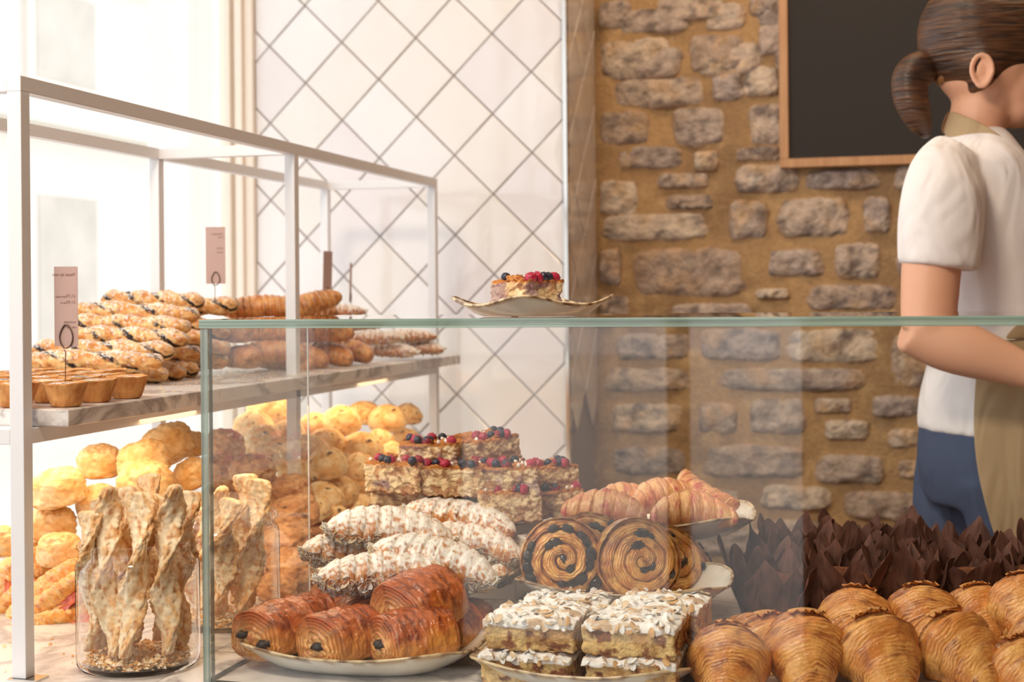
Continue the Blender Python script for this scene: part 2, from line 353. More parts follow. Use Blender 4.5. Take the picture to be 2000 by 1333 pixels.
def tile(poly, org, U, W, N, th, par, rnd):
    """a slab standing proud along -N with a softened edge and a slight lean of its own"""
    n = len(poly); cx = sum(p[0] for p in poly)/n; cz = sum(p[1] for p in poly)/n
    lu, lw = rnd.uniform(-0.010, 0.010), rnd.uniform(-0.010, 0.010)
    V = []
    def P(u, v, d): return tuple(np.array(org)+np.array(U)*u+np.array(W)*v+np.array(N)*d)
    gap = 0.0013
    for k, (sc, d) in enumerate(((0.0, 0), (0.0, th*0.75), (0.0025, th))):
        for p in poly:
            r = math.hypot(p[0]-cx, p[1]-cz) or 1; q = 1-(gap+sc)/r*1.3
            u = cx+(p[0]-cx)*q; v = cz+(p[1]-cz)*q
            V.append(P(u, v, d+(lu*(u-cx)+lw*(v-cz) if k else 0)))
    V.append(P(cx, cz, th+0.0006))
    F = [(i, (i+1) % n, n+(i+1) % n, n+i) for i in range(n)]+[(n+i, n+(i+1) % n, 2*n+(i+1) % n, 2*n+i) for i in range(n)]+[(2*n+i, 2*n+(i+1) % n, 3*n) for i in range(n)]
    m = MB(); m.add(V, F); return m.build('tile', rnd.choice(tiles), par)
rr = random.Random(5)
o0 = ony(596, 162, YT); h = 0.0919
for i in range(-16, 17):
    for j in range(-24, 24):
        if (i+j) % 2: continue
        cx, cz = o0.x+i*h, o0.z+j*h+h
        if (cx < -0.83 or cx > 0.15 or cz < -0.12 or cz > 1.5): continue
        pg = clip([(cx-h, cz), (cx, cz-h), (cx+h, cz), (cx, cz+h)], -0.719, 0.036, -0.02, 1.35)
        if len(pg) >= 3 and (max(p[0] for p in pg)-min(p[0] for p in pg)) > 0.008: tile(pg, (0, YT+0.012, 0), (1, 0, 0), (0, 0, 1), (0, -1, 0), 0.010, wb, rr)
        # the return of the wall towards the stone wall
for i in range(0, 5):
    for j in range(-3, 15):
        if (i+j) % 2: continue
        cy, cz = YT+i*h, o0.z-h*5+j*h
        pg = clip([(cy-h, cz), (cy, cz-h), (cy+h, cz), (cy, cz+h)], YT+0.012, 2.045, -0.02, 1.35)
        if len(pg) >= 3: tile(pg, (0.033, 0, 0), (0, 1, 0), (0, 0, 1), (1, 0, 0), 0.010, wb, rr)
st('trim_2', MB().box((0.036, YT-0.004, -0.02), (0.046, YT+0.016, 2.05)), MT['chrome'], bevel=0.001)

# --- stone wall with irregular stones bedded in sandy mortar
YS = 2.045
def plane_grid(x0, x1, z0, z1, nx, nz, y, amp, f, seed):
    X, Z = np.meshgrid(np.linspace(x0, x1, nx), np.linspace(z0, z1, nz), indexing='ij')
    P = np.stack([X.ravel(), np.zeros(X.size), Z.ravel()], 1); P[:, 1] = y-amp*fbm(P, f, 4, seed); return P
P = plane_grid(0.03, 3.0, -0.75, 2.05, 260, 240, YS, 0.009, 7, 3)
cc = mixc(lin((180, 146, 106)), lin((156, 126, 94)), sm(-.3, .5, fbm(P, 5, 4, 9)))
cc = mixc(cc, lin((198, 166, 124)), sm(.1, .8, fbm(P, 14, 3, 4))*0.7)
MT['mortar2'] = attrmat('sand_mortar_wall', rough=0.95, spec=0.1, bump=0.9, bscale=130, bdist=0.004, var=0.15, vscale=70)
ws = O('wall_stone', mesh_np('wall_stone', P, grid_faces(260, 240, cv_=False), cc, MT['mortar2']), kind='structure')
STN = [(1168,0,1235,55),(1277,-8,1415,40),(1462,-5,1530,32),(1168,75,1313,150),(1342,68,1457,140),(1480,48,1530,108),(1195,155,1380,208),(1388,142,1455,198),(1450,130,1524,190),(1168,215,1270,285),(1312,210,1420,285),(1462,202,1540,285),(1200,287,1333,330),(1353,293,1405,335),(1435,287,1530,315),(1282,338,1390,368),(1432,320,1565,377),(1572,332,1722,370),(1168,350,1247,425),(1300,380,1398,410),(1420,393,1500,470),(1517,385,1665,465),(1685,385,1742,460),(1172,418,1390,470),(1237,482,1465,582),(1490,487,1615,542),(1628,472,1722,548),(1168,485,1215,560),(1475,562,1545,585),(1578,555,1755,608),(1300,592,1470,628),(1168,575,1230,640),
 (1365,640,1530,708),(1535,640,1722,712),(1738,652,1815,762),(1200,650,1350,705),(1180,715,1350,768),(1400,716,1702,768),(1190,785,1345,850),(1362,785,1442,850),(1460,775,1580,852),(1588,776,1665,810),(1700,770,1808,818),(1610,818,1700,862),(1368,866,1572,938),(1590,886,1732,950),(1730,835,1830,880),(1190,870,1340,930),(1480,945,1628,1000),(1648,955,1815,1022),(1200,950,1460,1010),(1440,1012,1660,1075),(1690,1038,1810,1095),(1250,1030,1420,1090),(1750,895,1860,940),(1180,1030,1235,1100),
 (1745,320,1850,372),(1870,330,1960,372),(1965,322,2080,380),(1760,395,1900,460),(1915,390,1990,450),(2005,398,2110,470),(1750,480,1880,545),(1900,475,2040,545),(1775,565,1900,625),(1920,560,2090,620),(1740,-30,1900,40),(1600,60,1740,130),(1850,640,1990,700),(2010,640,2130,710),(1830,720,1960,800),(1980,730,2140,800),(1850,820,2010,880),(2030,815,2150,880),(1880,900,2020,960),(1830,980,1990,1040),(2040,900,2160,970)]
def stone(x0, x1, z0, z1, seed):
    nx, nz = 20, 14
    u, v = np.meshgrid(np.linspace(-1, 1, nx), np.linspace(-1, 1, nz), indexing='ij'); u = u.ravel(); v = v.ravel()
    cx, cz, hx, hz = (x0+x1)/2, (z0+z1)/2, abs(x1-x0)/2, abs(z1-z0)/2
    mu = u*np.sqrt(1-0.30*v**4); mv = v*np.sqrt(1-0.30*u**4)
    q = np.stack([mu*hx*1.0, mv*hz, np.full_like(u, seed*0.37)], 1)
    e = np.maximum(abs(u), abs(v))
    wob = fbm(q, 16, 3, seed)*0.10+fbm(q, 45, 2, seed)*0.045
    mu = mu*(1+wob*e); mv = mv*(1+fbm(q, 18, 3, seed+50)*0.13*e)
    ht = 0.008*(1-e**5)+0.009*(fbm(q, 22, 4, seed+9)+0.25)*(1-e**6)+0.003*fbm(q, 90, 2, seed)
    P = np.stack([cx+mu*hx, YS+0.004-ht*1.2-0.005*(1-e**9), cz+mv*hz], 1)
    n1 = fbm(q, 30, 4, seed+3); n2 = fbm(q, 12, 3, seed+7)
    base = [(184, 166, 154), (194, 174, 158), (172, 156, 148), (206, 188, 170), (178, 156, 140)][seed % 5]
    C = mixc(lin(base), lin((130, 116, 110)), sm(.0, .7, n1)); C = mixc(C, lin((196, 160, 120)), sm(.15, .7, n2)*.6); C = mixc(C, lin((200, 190, 178)), sm(.25, .8, fbm(q, 55, 2, seed))*.5)
    C = mixc(C, lin((176, 136, 92)), sm(.86, 1.0, e)*.7)
    return mesh_np('stone', P, grid_faces(nx, nz, cv_=False), C, MT['stone'])
for k, (a, b_, c_, d) in enumerate(STN):
    p, q = ony(a, b_, YS), ony(c_, d, YS)
    O('stone', stone(max(p.x, 0.048), q.x, q.z, p.z, k), ws)
# courses the camera does not quite reach (above, to the right and low down)
sd = 200; r2 = random.Random(8)
for z, hh in ((0.96, .085), (1.07, .07), (1.17, .09), (-0.20, .08), (-0.31, .07)):
    x = 0.06+r2.random()*.05
    while x < 2.6:
        wd = r2.uniform(.09, .2); O('stone', stone(x, x+wd, z, z+hh, sd), ws); sd += 1; x += wd+r2.uniform(.02, .04)
for z, hh in ((-.09, .08), (.02, .07), (.12, .08), (.23, .07), (.33, .08), (.44, .09), (.56, .07), (.66, .08), (.77, .09)):
    x = 1.62+r2.random()*.06
    while x < 2.5:
        wd = r2.uniform(.09, .2); O('stone', stone(x, x+wd, z, z+hh, sd), ws); sd += 1; x += wd+r2.uniform(.02, .04)

# --- blackboard
p = ony(1523, 328, YS-0.045)
bb = empty('blackboard', (p.x, YS-0.045, p.z)); tag(bb, 'large blank blackboard in a pale oak frame on the stone wall', 'blackboard')
W_, H_, t_, d_ = 0.98, 0.72, 0.021, 0.034
MB().box((t_*.5, .010, t_*.5), (W_-t_*.5, .022, H_-t_*.5)).build('slate', MT['board'], bb)
for a, b in (((0, 0, 0), (W_, d_, t_)), ((0, 0, H_-t_), (W_, d_, H_)), ((0, 0, t_), (t_, d_, H_-t_)), ((W_-t_, 0, t_), (W_, d_, H_-t_))):
    MB().box(a, b).build('frame', MT['oak'], bb, bevel=0.0015)

# ================================================================ the rack
rk = empty('display_rack', (-0.2, -0.042, 0)); tag(rk, 'white square-tube metal display rack standing on the marble counter', 'rack')
T = 0.018
def rp(name, a, b):
    o = Vector((-0.2, -0.042, 0)); return MB().box(tuple(Vector(a)-o), tuple(Vector(b)-o)).build(name, MT['white_metal'], rk, bevel=0.0008)
XR, XL = -0.2, -0.448; YP = (-0.042, 0.737, 1.496); ZT = 0.690; ZL = 0.2865
for y in YP:
    for x in (XR, XL):
        po = rp('post', (x-T, y, 0.002), (x, y+T, ZT-T))
        MB().box((x-T-.004+.2, y-.004+.042, 0), (x+.016+.2, y+T+.004+.042, .002)).build('foot_plate', MT['chrome'], po)
    rp('cross_rail', (XL, y, ZT-T), (XR-T, y+T, ZT)); rp('cross_rail', (XL, y, ZL-T), (XR-T, y+T, ZL))
for x in (XR, XL): rp('top_rail', (x-T, YP[0], ZT-T), (x, YP[2]+T, ZT)); rp('shelf_rail', (x-T, YP[0]+T, ZL-T), (x, YP[2], ZL))
SZ = 0.307
shelf = empty('marble_shelf', (-0.3, 0.7, ZL)); tag(shelf, 'white marble shelf board resting in the white rack, carrying tarts and breads', 'shelf')
for ya, yb in ((-0.012, 0.93), (0.9305, 1.545)):
    MB().box((-0.48+.3, ya-.7, 0.0005), (-0.161+.3, yb-.7, SZ-ZL)).build('slab', MT['marble'], shelf, bevel=0.0015)

# ================================================================ the glass case
ZG = 0.4096; TG = 0.0098
gc = empty('glass_display_case', (0, 0, 0)); tag(gc, 'clear glass display case with green edges around the front pastries', 'display case')
def pane(name, a, b, thin, em='glass_edge'):
    me = MB().box(a, b).mesh(name, MT['glass']); me.materials.append(MT[em])
    for f in me.polygons: f.material_index = 0 if abs(f.normal[thin]) > .5 or (name == 'side_pane' and f.normal[1] > .5) else 1
    return O(name, me, gc)
pane('top_pane', (-0.001, -0.001, ZG-TG), (1.6, 0.365, ZG), 2)
pane('side_pane', (0.0, 0.0, 0.0), (0.0095, 0.29, ZG-TG-.0005), 0, 'glass_edge_v')
MB().box((0.0075, 0.2895, 0.0), (0.0095, 0.2910, ZG-TG-.0005)).build('edge_glint', MT['riser'], gc)  # added white strip, paints the bright glint along the pane's back edge
pane('front_pane', (0.010, 0.0, 0.0), (1.6, 0.0095, ZG-TG-.0005), 1, 'glass_edge_v')
# ================================================================ pastry generators
TH = lambda n: np.linspace(0, 2*PI, n, endpoint=False)
def croissant(name, Ln=0.14, R=0.037, bend=0.018, nb=9, seed=0, n=(150, 72), mat='croissant', pal=None, flat=0.88, fine=6, pw=2.0, tip=0.16, rough=1.0, droop=0.0, sugar=0, pe=.72, step=.125):
    nt_, na = n; t = np.linspace(-1, 1, nt_); th = TH(na)
    T_, A = np.meshgrid(t, th, indexing='ij'); T_ = T_.ravel(); A = A.ravel()
    q = np.stack([T_*3, np.cos(A), np.sin(A)], 1)
    s = abs(T_); wv = fbm(q, .9, 3, seed)
    ph = s*nb/2+0.10*np.sin(A+seed)*np.sign(T_)+0.10*wv+0.02
    f = ph-np.floor(ph); k = np.floor(ph)
    prof = np.clip(1-s**pw, 0, 1)**pe*(1-tip)+tip*np.clip(1-s**14, 0, 1)**.5
    bulge = step*(.6*(1-f)**0.6*np.sin(np.pi*np.clip(f*1.15+.05, 0, 1))**.5+.4*(1-f))
    lam = np.sin(2*PI*(ph*fine+1.1*fbm(q, 1.3, 3, seed+5)))*np.clip(.65+1.1*fbm(q, 1.7, 2, seed+15), .1, 1.2)
    r = R*prof*(0.93+bulge+rough*(0.010*lam+0.028*fbm(q, 2.2, 4, seed+2)))
    x = T_*Ln/2; y = r*np.cos(A); z = r*np.sin(A)*flat
    z = np.where(z < -R*.62, -R*.62+(z+R*.62)*.25, z)
    y = y-bend*(T_**2)*2; z = z-droop*np.abs(T_)**2.2
    V = np.stack([x, y, z], 1)
    pal = pal or [(236, 178, 102), (206, 128, 58), (142, 72, 30)]
    hl = fbm(q, 1.4, 3, seed+8)
    C = mixc(lin(pal[0]), lin(pal[1]), sm(-.6, .7, lam*.55+wv*.8+.15))
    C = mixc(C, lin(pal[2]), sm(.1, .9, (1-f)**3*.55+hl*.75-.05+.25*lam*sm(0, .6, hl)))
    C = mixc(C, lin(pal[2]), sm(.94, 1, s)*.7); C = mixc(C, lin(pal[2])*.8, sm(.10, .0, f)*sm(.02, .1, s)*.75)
    C = mixc(C, lin((246, 205, 140)), sm(.80, 1.0, f)*.55)
    if sugar: C = mixc(C, lin((250, 244, 236)), sm(-.25, .2, np.sin(A)*.6+fbm(q, 5, 3, seed+3)*.6-.3)*sugar)
    F = grid_faces(nt_, na, cv_=True)
    V = np.concatenate([V, [[-Ln/2, -2*bend, V[:na, 2].mean()]], [[Ln/2, -2*bend, V[-na:, 2].mean()]]]); C = np.concatenate([C, C[:1], C[-1:]])
    i = np.arange(na); j = (i+1) % na
    tri = np.concatenate([np.stack([j, i, np.full(na, nt_*na)], 1), np.stack([(nt_-1)*na+i, (nt_-1)*na+j, np.full(na, nt_*na+1)], 1)])
    return mesh_np(name, V, [F, tri], C, MT[mat])
def flap(name, R, seed, mat='croissant', col=(196, 120, 56)):
    """torn end of the dough sheet curling up from the crust"""
    nu, nv = 16, 8; u, v = np.meshgrid(np.linspace(-1, 1, nu), np.linspace(0, 1, nv), indexing='ij'); u = u.ravel(); v = v.ravel()
    q = np.stack([u*2, v*2, np.full_like(u, seed)], 1)
    a = u*0.5+.12*math.sin(seed*2.0); rad = R*(0.99+0.16*v*v+0.04*fbm(q, 2.5, 3, seed)*v)
    V = np.stack([-0.030+v*0.014*(1+.5*fbm(q, 3, 2, seed)), rad*np.sin(a), rad*np.cos(a)*.88+.002*v], 1)
    C = mixc(lin((228, 168, 98)), lin(col), sm(-.3, .5, fbm(q, 3, 3, seed)))
    V2 = V*np.array([1, .96, .96]); k = len(V); F = grid_faces(nu, nv, cv_=False)
    i = np.arange(nu-1); E = [np.stack([i*nv+nv-1, (i+1)*nv+nv-1, (i+1)*nv+nv-1+k, i*nv+nv-1+k], 1)]
    return mesh_np(name, np.concatenate([V, V2]), [F, F[:, ::-1]+k]+E, np.concatenate([C, C]), MT[mat])
def paincho(name, L=0.10, W=0.078, H=0.062, seed=0, n=(130, 96), pal=None):
    nt_, na = n; capn = 26; t = np.linspace(-1, 1, nt_)
    th = TH(na); T_, A = np.meshgrid(t, th, indexing='ij'); T_ = T_.ravel(); A = A.ravel()
    cap = 0.60; at_ = abs(T_); body = at_ < cap
    sc = np.where(body, 1-0.10*(at_/cap)**2, 0.90*np.clip((1-at_)/(1-cap), 0, 1)**.55)
    xx = np.where(body, at_/cap*.86, .86+.14*np.clip((at_-cap)/(1-cap), 0, 1)**.8)*np.sign(T_)
    q = np.stack([xx*2.2, np.cos(A), np.sin(A)], 1)+seed*3.1
    ce, se = np.cos(A), np.sin(A); e = 0.92
    px_ = np.sign(ce)*abs(ce)**e; pz = np.sign(se)*abs(se)**e
    lam = np.sin(2*PI*((1-at_)/(1-cap)*5.5+.35*A/PI+.6*fbm(q, 1.3, 2, seed)))
    capw = sm(cap-.08, cap+.05, at_)
    d = 1+0.07*fbm(q, .8, 2, seed)+(0.045*fbm(q, 2.6, 4, seed+1)+.018*fbm(q, 9, 3, seed+8))*(1-capw*.7)+capw*0.045*lam
    # overlapping sheet edge along one side
    d = d+0.035*sm(.1, .0, np.sin(A-.9))*sm(-.3, .1, np.sin(A))*(1-capw)
    V = np.stack([xx*L/2+capw*0.0018*lam*np.sign(T_), px_*W/2*sc*d, np.where(pz > 0, pz*H*.62, pz*H*.36)*(sc**.8)*d], 1)
    pal = pal or [(228, 156, 76), (186, 92, 34), (118, 48, 18)]
    top = sm(-.25, .75, se+.35*fbm(q, 1.5, 3, seed+4))
    C = mixc(lin(pal[0]), lin(pal[1]), np.clip(top*1.05-.1*lam, 0, 1)); C = mixc(C, lin(pal[2]), top*sm(-.1, .5, fbm(q, 2.8, 4, seed+6))*.85)
    Ce = mixc(lin((243, 192, 118)), lin((190, 112, 54)), sm(-.3, .9, lam+.5*fbm(q, 3, 2, seed)))
    C = mixc(C, Ce, capw*sm(.55, -.25, se*.5-(at_-cap)*1.5+.1))
    return mesh_np(name, V, grid_faces(nt_, na), C, MT['glazed'])
def swirl(name, R=0.06, Hh=0.042, seed=0, turns=3.2, n=(96, 150), pal=None, raised=1.0):
    """coiled pastry, face towards +Z, back at z=-Hh"""
    nr, na = n; rr_ = np.concatenate([np.linspace(0.012, 1, nr), np.full(14, 1.0), np.linspace(.97, 0.012, 6)])
    dep = np.concatenate([np.zeros(nr), np.linspace(0.06, 1, 14), np.ones(6)])
    G, A = np.meshgrid(np.arange(len(rr_)), TH(na), indexing='ij'); G = G.ravel(); A = A.ravel()
    r = rr_[G]; dz = dep[G]; face = (dz == 0)
    q = np.stack([r*np.cos(A)*2, r*np.sin(A)*2, dz*1.5+seed], 1)
    ph = r*turns-A/(2*PI)+.07*fbm(q, 1.2, 2, seed)
    f = ph-np.floor(ph)
    ridge = np.clip(np.sin(PI*f), 0, 1)**.45
    fin = np.sin(2*PI*(ph*5+.8*fbm(q, 1.7, 3, seed+1)))
    z = np.where(face, (ridge-.9)*.011*raised*sm(0.02, .2, r)+.0009*fin+(1-r**2.6)*.011-.010*r**7, -dz*Hh)
    ro = R*(1+.03*fbm(np.stack([np.cos(A), np.sin(A), dz*.5], 1), 1.2, 3, seed+3)+.05*np.sin(PI*dz)+np.where(face, 0, .008*np.sin(2*PI*(dz*5+fbm(q, 1.5, 2, seed)))))
    V = np.stack([r*ro*np.cos(A), r*ro*np.sin(A), z], 1)
    pal = pal or [(240, 190, 112), (208, 132, 60), (150, 78, 34)]
    C = mixc(lin(pal[0]), lin(pal[1]), sm(-.4, 1.1, fin*.5+fbm(q, 2.2, 3, seed+4)+.35*r))
    C = mixc(C, lin(pal[2]), sm(.1, .9, fbm(q, 1.2, 3, seed+7)+.6*r**3-.25+.15*ridge)*.75)
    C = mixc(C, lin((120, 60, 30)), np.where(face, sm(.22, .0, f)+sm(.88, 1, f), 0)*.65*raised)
    m = mesh_np(name, V, grid_faces(len(rr_), na), C, MT['glazed'])
    return m
def ellips(name, a, b, c_, mat, seed=0, n=(10, 14), noise=.12, f=1.5, col=None, ph=None):
    nu, nv = n; u = np.linspace(0, PI, nu); U, A = np.meshgrid(u, TH(nv), indexing='ij'); U = U.ravel(); A = A.ravel()
    P = np.stack([np.sin(U)*np.cos(A), np.sin(U)*np.sin(A), np.cos(U)], 1); d = 1+noise*fbm(P, f, 3, seed)
    V = P*d[:, None]*np.array([a, b, c_]); C = None
    if col is not None: C = mixc(lin(col[0]), lin(col[1]), sm(-.4, .5, fbm(P, 2.5, 3, seed+1)))
    return mesh_np(name, V, grid_faces(nu, nv), C, mat if not isinstance(mat, str) else MT[mat])
def bun(name, R=0.042, seed=0, n=(56, 72), pal=None, fruit=0.5, rough=1.0, H=.8, crack=1.0, boxy=1.0):
    nu, nv = n; U, A = np.meshgrid(np.linspace(0, PI, nu), TH(nv), indexing='ij'); U = U.ravel(); A = A.ravel()
    sp = lambda v, e: np.sign(v)*abs(v)**e
    P = np.stack([sp(np.sin(U), boxy)*np.cos(A), sp(np.sin(U), boxy)*np.sin(A), sp(np.cos(U), boxy)], 1)
    cr = abs(fbm(P, 1.1, 2, seed)); cf = sm(.06, .0, cr)*crack
    d = 1+.07*fbm(P, .9, 2, seed+1)+rough*.035*fbm(P, 4.5, 4, seed+2)-.05*cf
    V = P*d[:, None]*R; V[:, 2] *= H; V[:, 2] = np.where(V[:, 2] < -R*.45*H, -R*.45*H+(V[:, 2]+R*.45*H)*.35, V[:, 2])
    pal = pal or [(248, 218, 166), (234, 184, 118), (196, 130, 74)]
    C = mixc(lin(pal[0]), lin(pal[1]), sm(-.4, .6, fbm(P, 1.8, 4, seed+3)+.2*P[:, 2])); C = mixc(C, lin(pal[2]), sm(.1, .8, fbm(P, 3.2, 4, seed+5)-.15+.35*(P[:, 2] < -.35))*.8); C = mixc(C, lin(pal[2]), cf*.4)
    if fruit:
        fr = fbm(P, 3.6, 1, seed+9); m = sm(.62-.1*fruit, .72, fr); C = mixc(C, lin((62, 34, 28)), m); V = V*(1+.03*m)[:, None]
    return mesh_np(name, V, grid_faces(nu, nv), C, MT['matte'])
def twist(name, L=0.21, R=0.0125, turns=2.3, seed=0, n=(110, 40), lobes=2, lobe=.22, pal=None, dark=1.0, sug=.8, ecc=1.0, mat='matte', rough=1.0, wig=.0, fil=0.0):
    nt_, na = n; T_, A = np.meshgrid(np.linspace(-1, 1, nt_), TH(na), indexing='ij'); T_ = T_.ravel(); A = A.ravel()
    tw = turns*PI*T_+seed; q = np.stack([T_*4, np.cos(A), np.sin(A)], 1)
    cs = np.cos(lobes*(A-tw)); end = np.clip(1-abs(T_)**(16 if fil == 0 else 60), 0, 1)**.5*(.86+.14*(1-abs(T_)**4))
    r = R*end*(1+lobe*cs+fil*np.cos(7*(A-tw*1.0)+2*fbm(q, .8, 2, seed+9))+rough*(.08*fbm(q, 1.3, 3, seed)+.075*fbm(q, 5, 4, seed+1)))
    y = r*np.cos(A); z = r*np.sin(A)
    if ecc != 1.0:
        c0, s0 = np.cos(tw), np.sin(tw); a_ = (y*c0+z*s0); b_ = (-y*s0+z*c0)*ecc; y = a_*c0-b_*s0; z = a_*s0+b_*c0
    y = y+wig*np.sin(T_*3+seed)*1.0; z = z+wig*.5*np.cos(T_*4+seed)
    V = np.stack([T_*L/2, y, z], 1)
    pal = pal or [(244, 200, 136), (216, 144, 76), (160, 90, 46)]
    C = mixc(lin(pal[0]), lin(pal[1]), sm(-.5, .6, fbm(q, 1.8, 4, seed+2)+.3*cs)); C = mixc(C, lin(pal[2]), sm(.1, .7, fbm(q, 2.6, 4, seed+3))*.8)
    if dark: C = mixc(C, lin((44, 28, 30)), sm(-.72, -.9, cs+.35*fbm(q, 3, 3, seed+4))*dark*sm(-.6, .0, fbm(q, .7, 1, seed+8)+.1))
    if sug: C = mixc(C, lin((250, 244, 240)), sm(.15, .7, np.sin(A)*.45+fbm(q, 6, 3, seed+5)*.7)*sug)
    return mesh_np(name, V, grid_faces(nt_, na), C, MT[mat])
def rbox(sx, sy, sz, n=22, rnd=.18, asp=True):
    """rounded box surface points + faces, centred; returns P, F, unit cube coords"""
    PS = []; FS = []; off = 0; g = np.linspace(-1, 1, n)
    for ax in range(3):
        for sg in (-1, 1):
            a, b = np.meshgrid(g, g, indexing='ij'); a = a.ravel(); b = b.ravel(); Q = np.zeros((n*n, 3)); Q[:, ax] = sg; Q[:, (ax+1) % 3] = a; Q[:, (ax+2) % 3] = b
            f = grid_faces(n, n, cv_=False)
            if sg < 0: f = f[:, ::-1]
            PS.append(Q); FS.append(f+off); off += n*n
    Q = np.concatenate(PS); F = np.concatenate(FS)
    key = np.round(Q*10000).astype(int); uq, idx, inv = np.unique(key, axis=0, return_index=True, return_inverse=True)
    Q = Q[idx]; F = inv.ravel()[F]
    hs_ = np.array([sx, sy, sz])/2; r = rnd*min(hs_); P = Q*hs_; inner = np.clip(P, -(hs_-r), hs_-r); dlt = P-inner; ln = np.linalg.norm(dlt, axis=1)
    P = np.where(ln[:, None] > 1e-9, inner+dlt/np.maximum(ln, 1e-9)[:, None]*np.minimum(ln, r)[:, None]*1.0, P)
    return P, F, Q
def slab(name, sx, sy, sz, seed, pal, n=34, rough=.0022, mat='crumb', topc=None, swirl_=None, rnd=.2):
    P, F, Q = rbox(sx, sy, sz, n, rnd)
    N = fbm(P, 60, 4, seed); N2 = fbm(P, 160, 3, seed+1); V = P+Q*(rough*(N*1.6+N2*.8))[:, None]
    V = V+Q*np.array([1, 1, .6])*(0.003*fbm(P, 18, 2, seed+5))[:, None]
    side = 1-sm(.80, .97, abs(Q[:, 2])); C = mixc(lin(pal[0]), lin(pal[1]), sm(-.3, .5, fbm(P, 45, 4, seed+2)))
    C = mixc(C, lin(pal[2]), sm(.12, .38, fbm(P, 70, 3, seed+3)))
    if swirl_: fz = abs(fbm(P*np.array([1, 1, 1.6]), 19, 3, seed+11)); C = mixc(C, lin(swirl_[0]), sm(.09, .01, fz)*.75); C = mixc(C, lin(swirl_[1]), sm(.3, .6, fbm(P, 24, 3, seed+13))*.6)
    if topc: C = mixc(C, mixc(lin(topc[0]), lin(topc[1]), sm(-.2, .5, fbm(P, 55, 3, seed+4))), sm(.72, .95, Q[:, 2]+.10*N)); C = mixc(C, lin(topc[1]), sm(.9, 1, -Q[:, 2])*.8)
    return mesh_np(name, V, F, C, MT[mat])
def flakes(name, pts, nrm, seed, size=(.004, .0065), cols=None, lift=.0012, mat='sugar'):
    """sliced almonds: thin curved ovals lying at odd angles, all in one mesh"""
    g = np.random.default_rng(seed); V = []; C = []; F = []; k = 0; cols = cols or [(250, 246, 240), (244, 226, 196), (232, 200, 152)]
    ang = TH(8)
    for p, nn in zip(pts, nrm):
        nn = nn+g.normal(size=3)*.38; nn /= np.linalg.norm(nn); a = np.cross(nn, g.normal(size=3)); a /= np.linalg.norm(a); b = np.cross(nn, a)
        s = g.uniform(*size); s2 = s*g.uniform(.55, .75); cr = g.uniform(-.0014, .0014)
        c0 = p+nn*lift*g.uniform(.4, 2.2); cl = lin(cols[g.choice(len(cols), p=[.55, .28, .17])])
        rim = [c0+a*s*np.cos(t)*(1+.18*(np.cos(t) > 0))+b*s2*np.sin(t)+nn*cr*np.cos(2*t) for t in ang]
        V += rim+[c0+nn*.0006]+[v-nn*.0007 for v in rim]; C += [cl*.88]*8+[cl]+[cl*.7]*8
        F += [(k+i, k+(i+1) % 8, k+8) for i in range(8)]+[(k+9+i, k+9+(i+1) % 8, k+(i+1) % 8) for i in range(8)]+[(k+9+i, k+(i+1) % 8, k+i) for i in range(8)]; k += 17
    me = mesh_np(name, np.array(V), np.array(F), np.array(C), MT[mat], smooth=False); return me
def top_points(me, num, seed, zmin=.35):
    n = len(me.vertices); co = np.empty(n*3, np.float32); me.vertices.foreach_get('co', co); co = co.reshape(-1, 3)
    nn = np.empty(n*3, np.float32); me.vertices.foreach_get('normal', nn); nn = nn.reshape(-1, 3)
    ok = np.where(nn[:, 2] > zmin)[0]; g = np.random.default_rng(seed); i = g.choice(ok, num); return co[i].astype(float), nn[i].astype(float)
def raspberry(name, R, seed, col=((176, 34, 66), (120, 20, 60))):
    nu, nv = 18, 26; U, A = np.meshgrid(np.linspace(0, PI, nu), TH(nv), indexing='ij'); U = U.ravel(); A = A.ravel()
    P = np.stack([np.sin(U)*np.cos(A), np.sin(U)*np.sin(A), np.cos(U)], 1); bump = abs(np.sin(A*4+seed)*np.sin(U*5))*.2+.08*fbm(P, 2, 2, seed)
    C = mixc(lin(col[0]), lin(col[1]), sm(.1, .0, abs(np.sin(A*4+seed)*np.sin(U*5)))); return mesh_np(name, P*(R*(.85+bump))[:, None]*np.array([1, 1, .85]), grid_faces(nu, nv), C, MT['berry'])

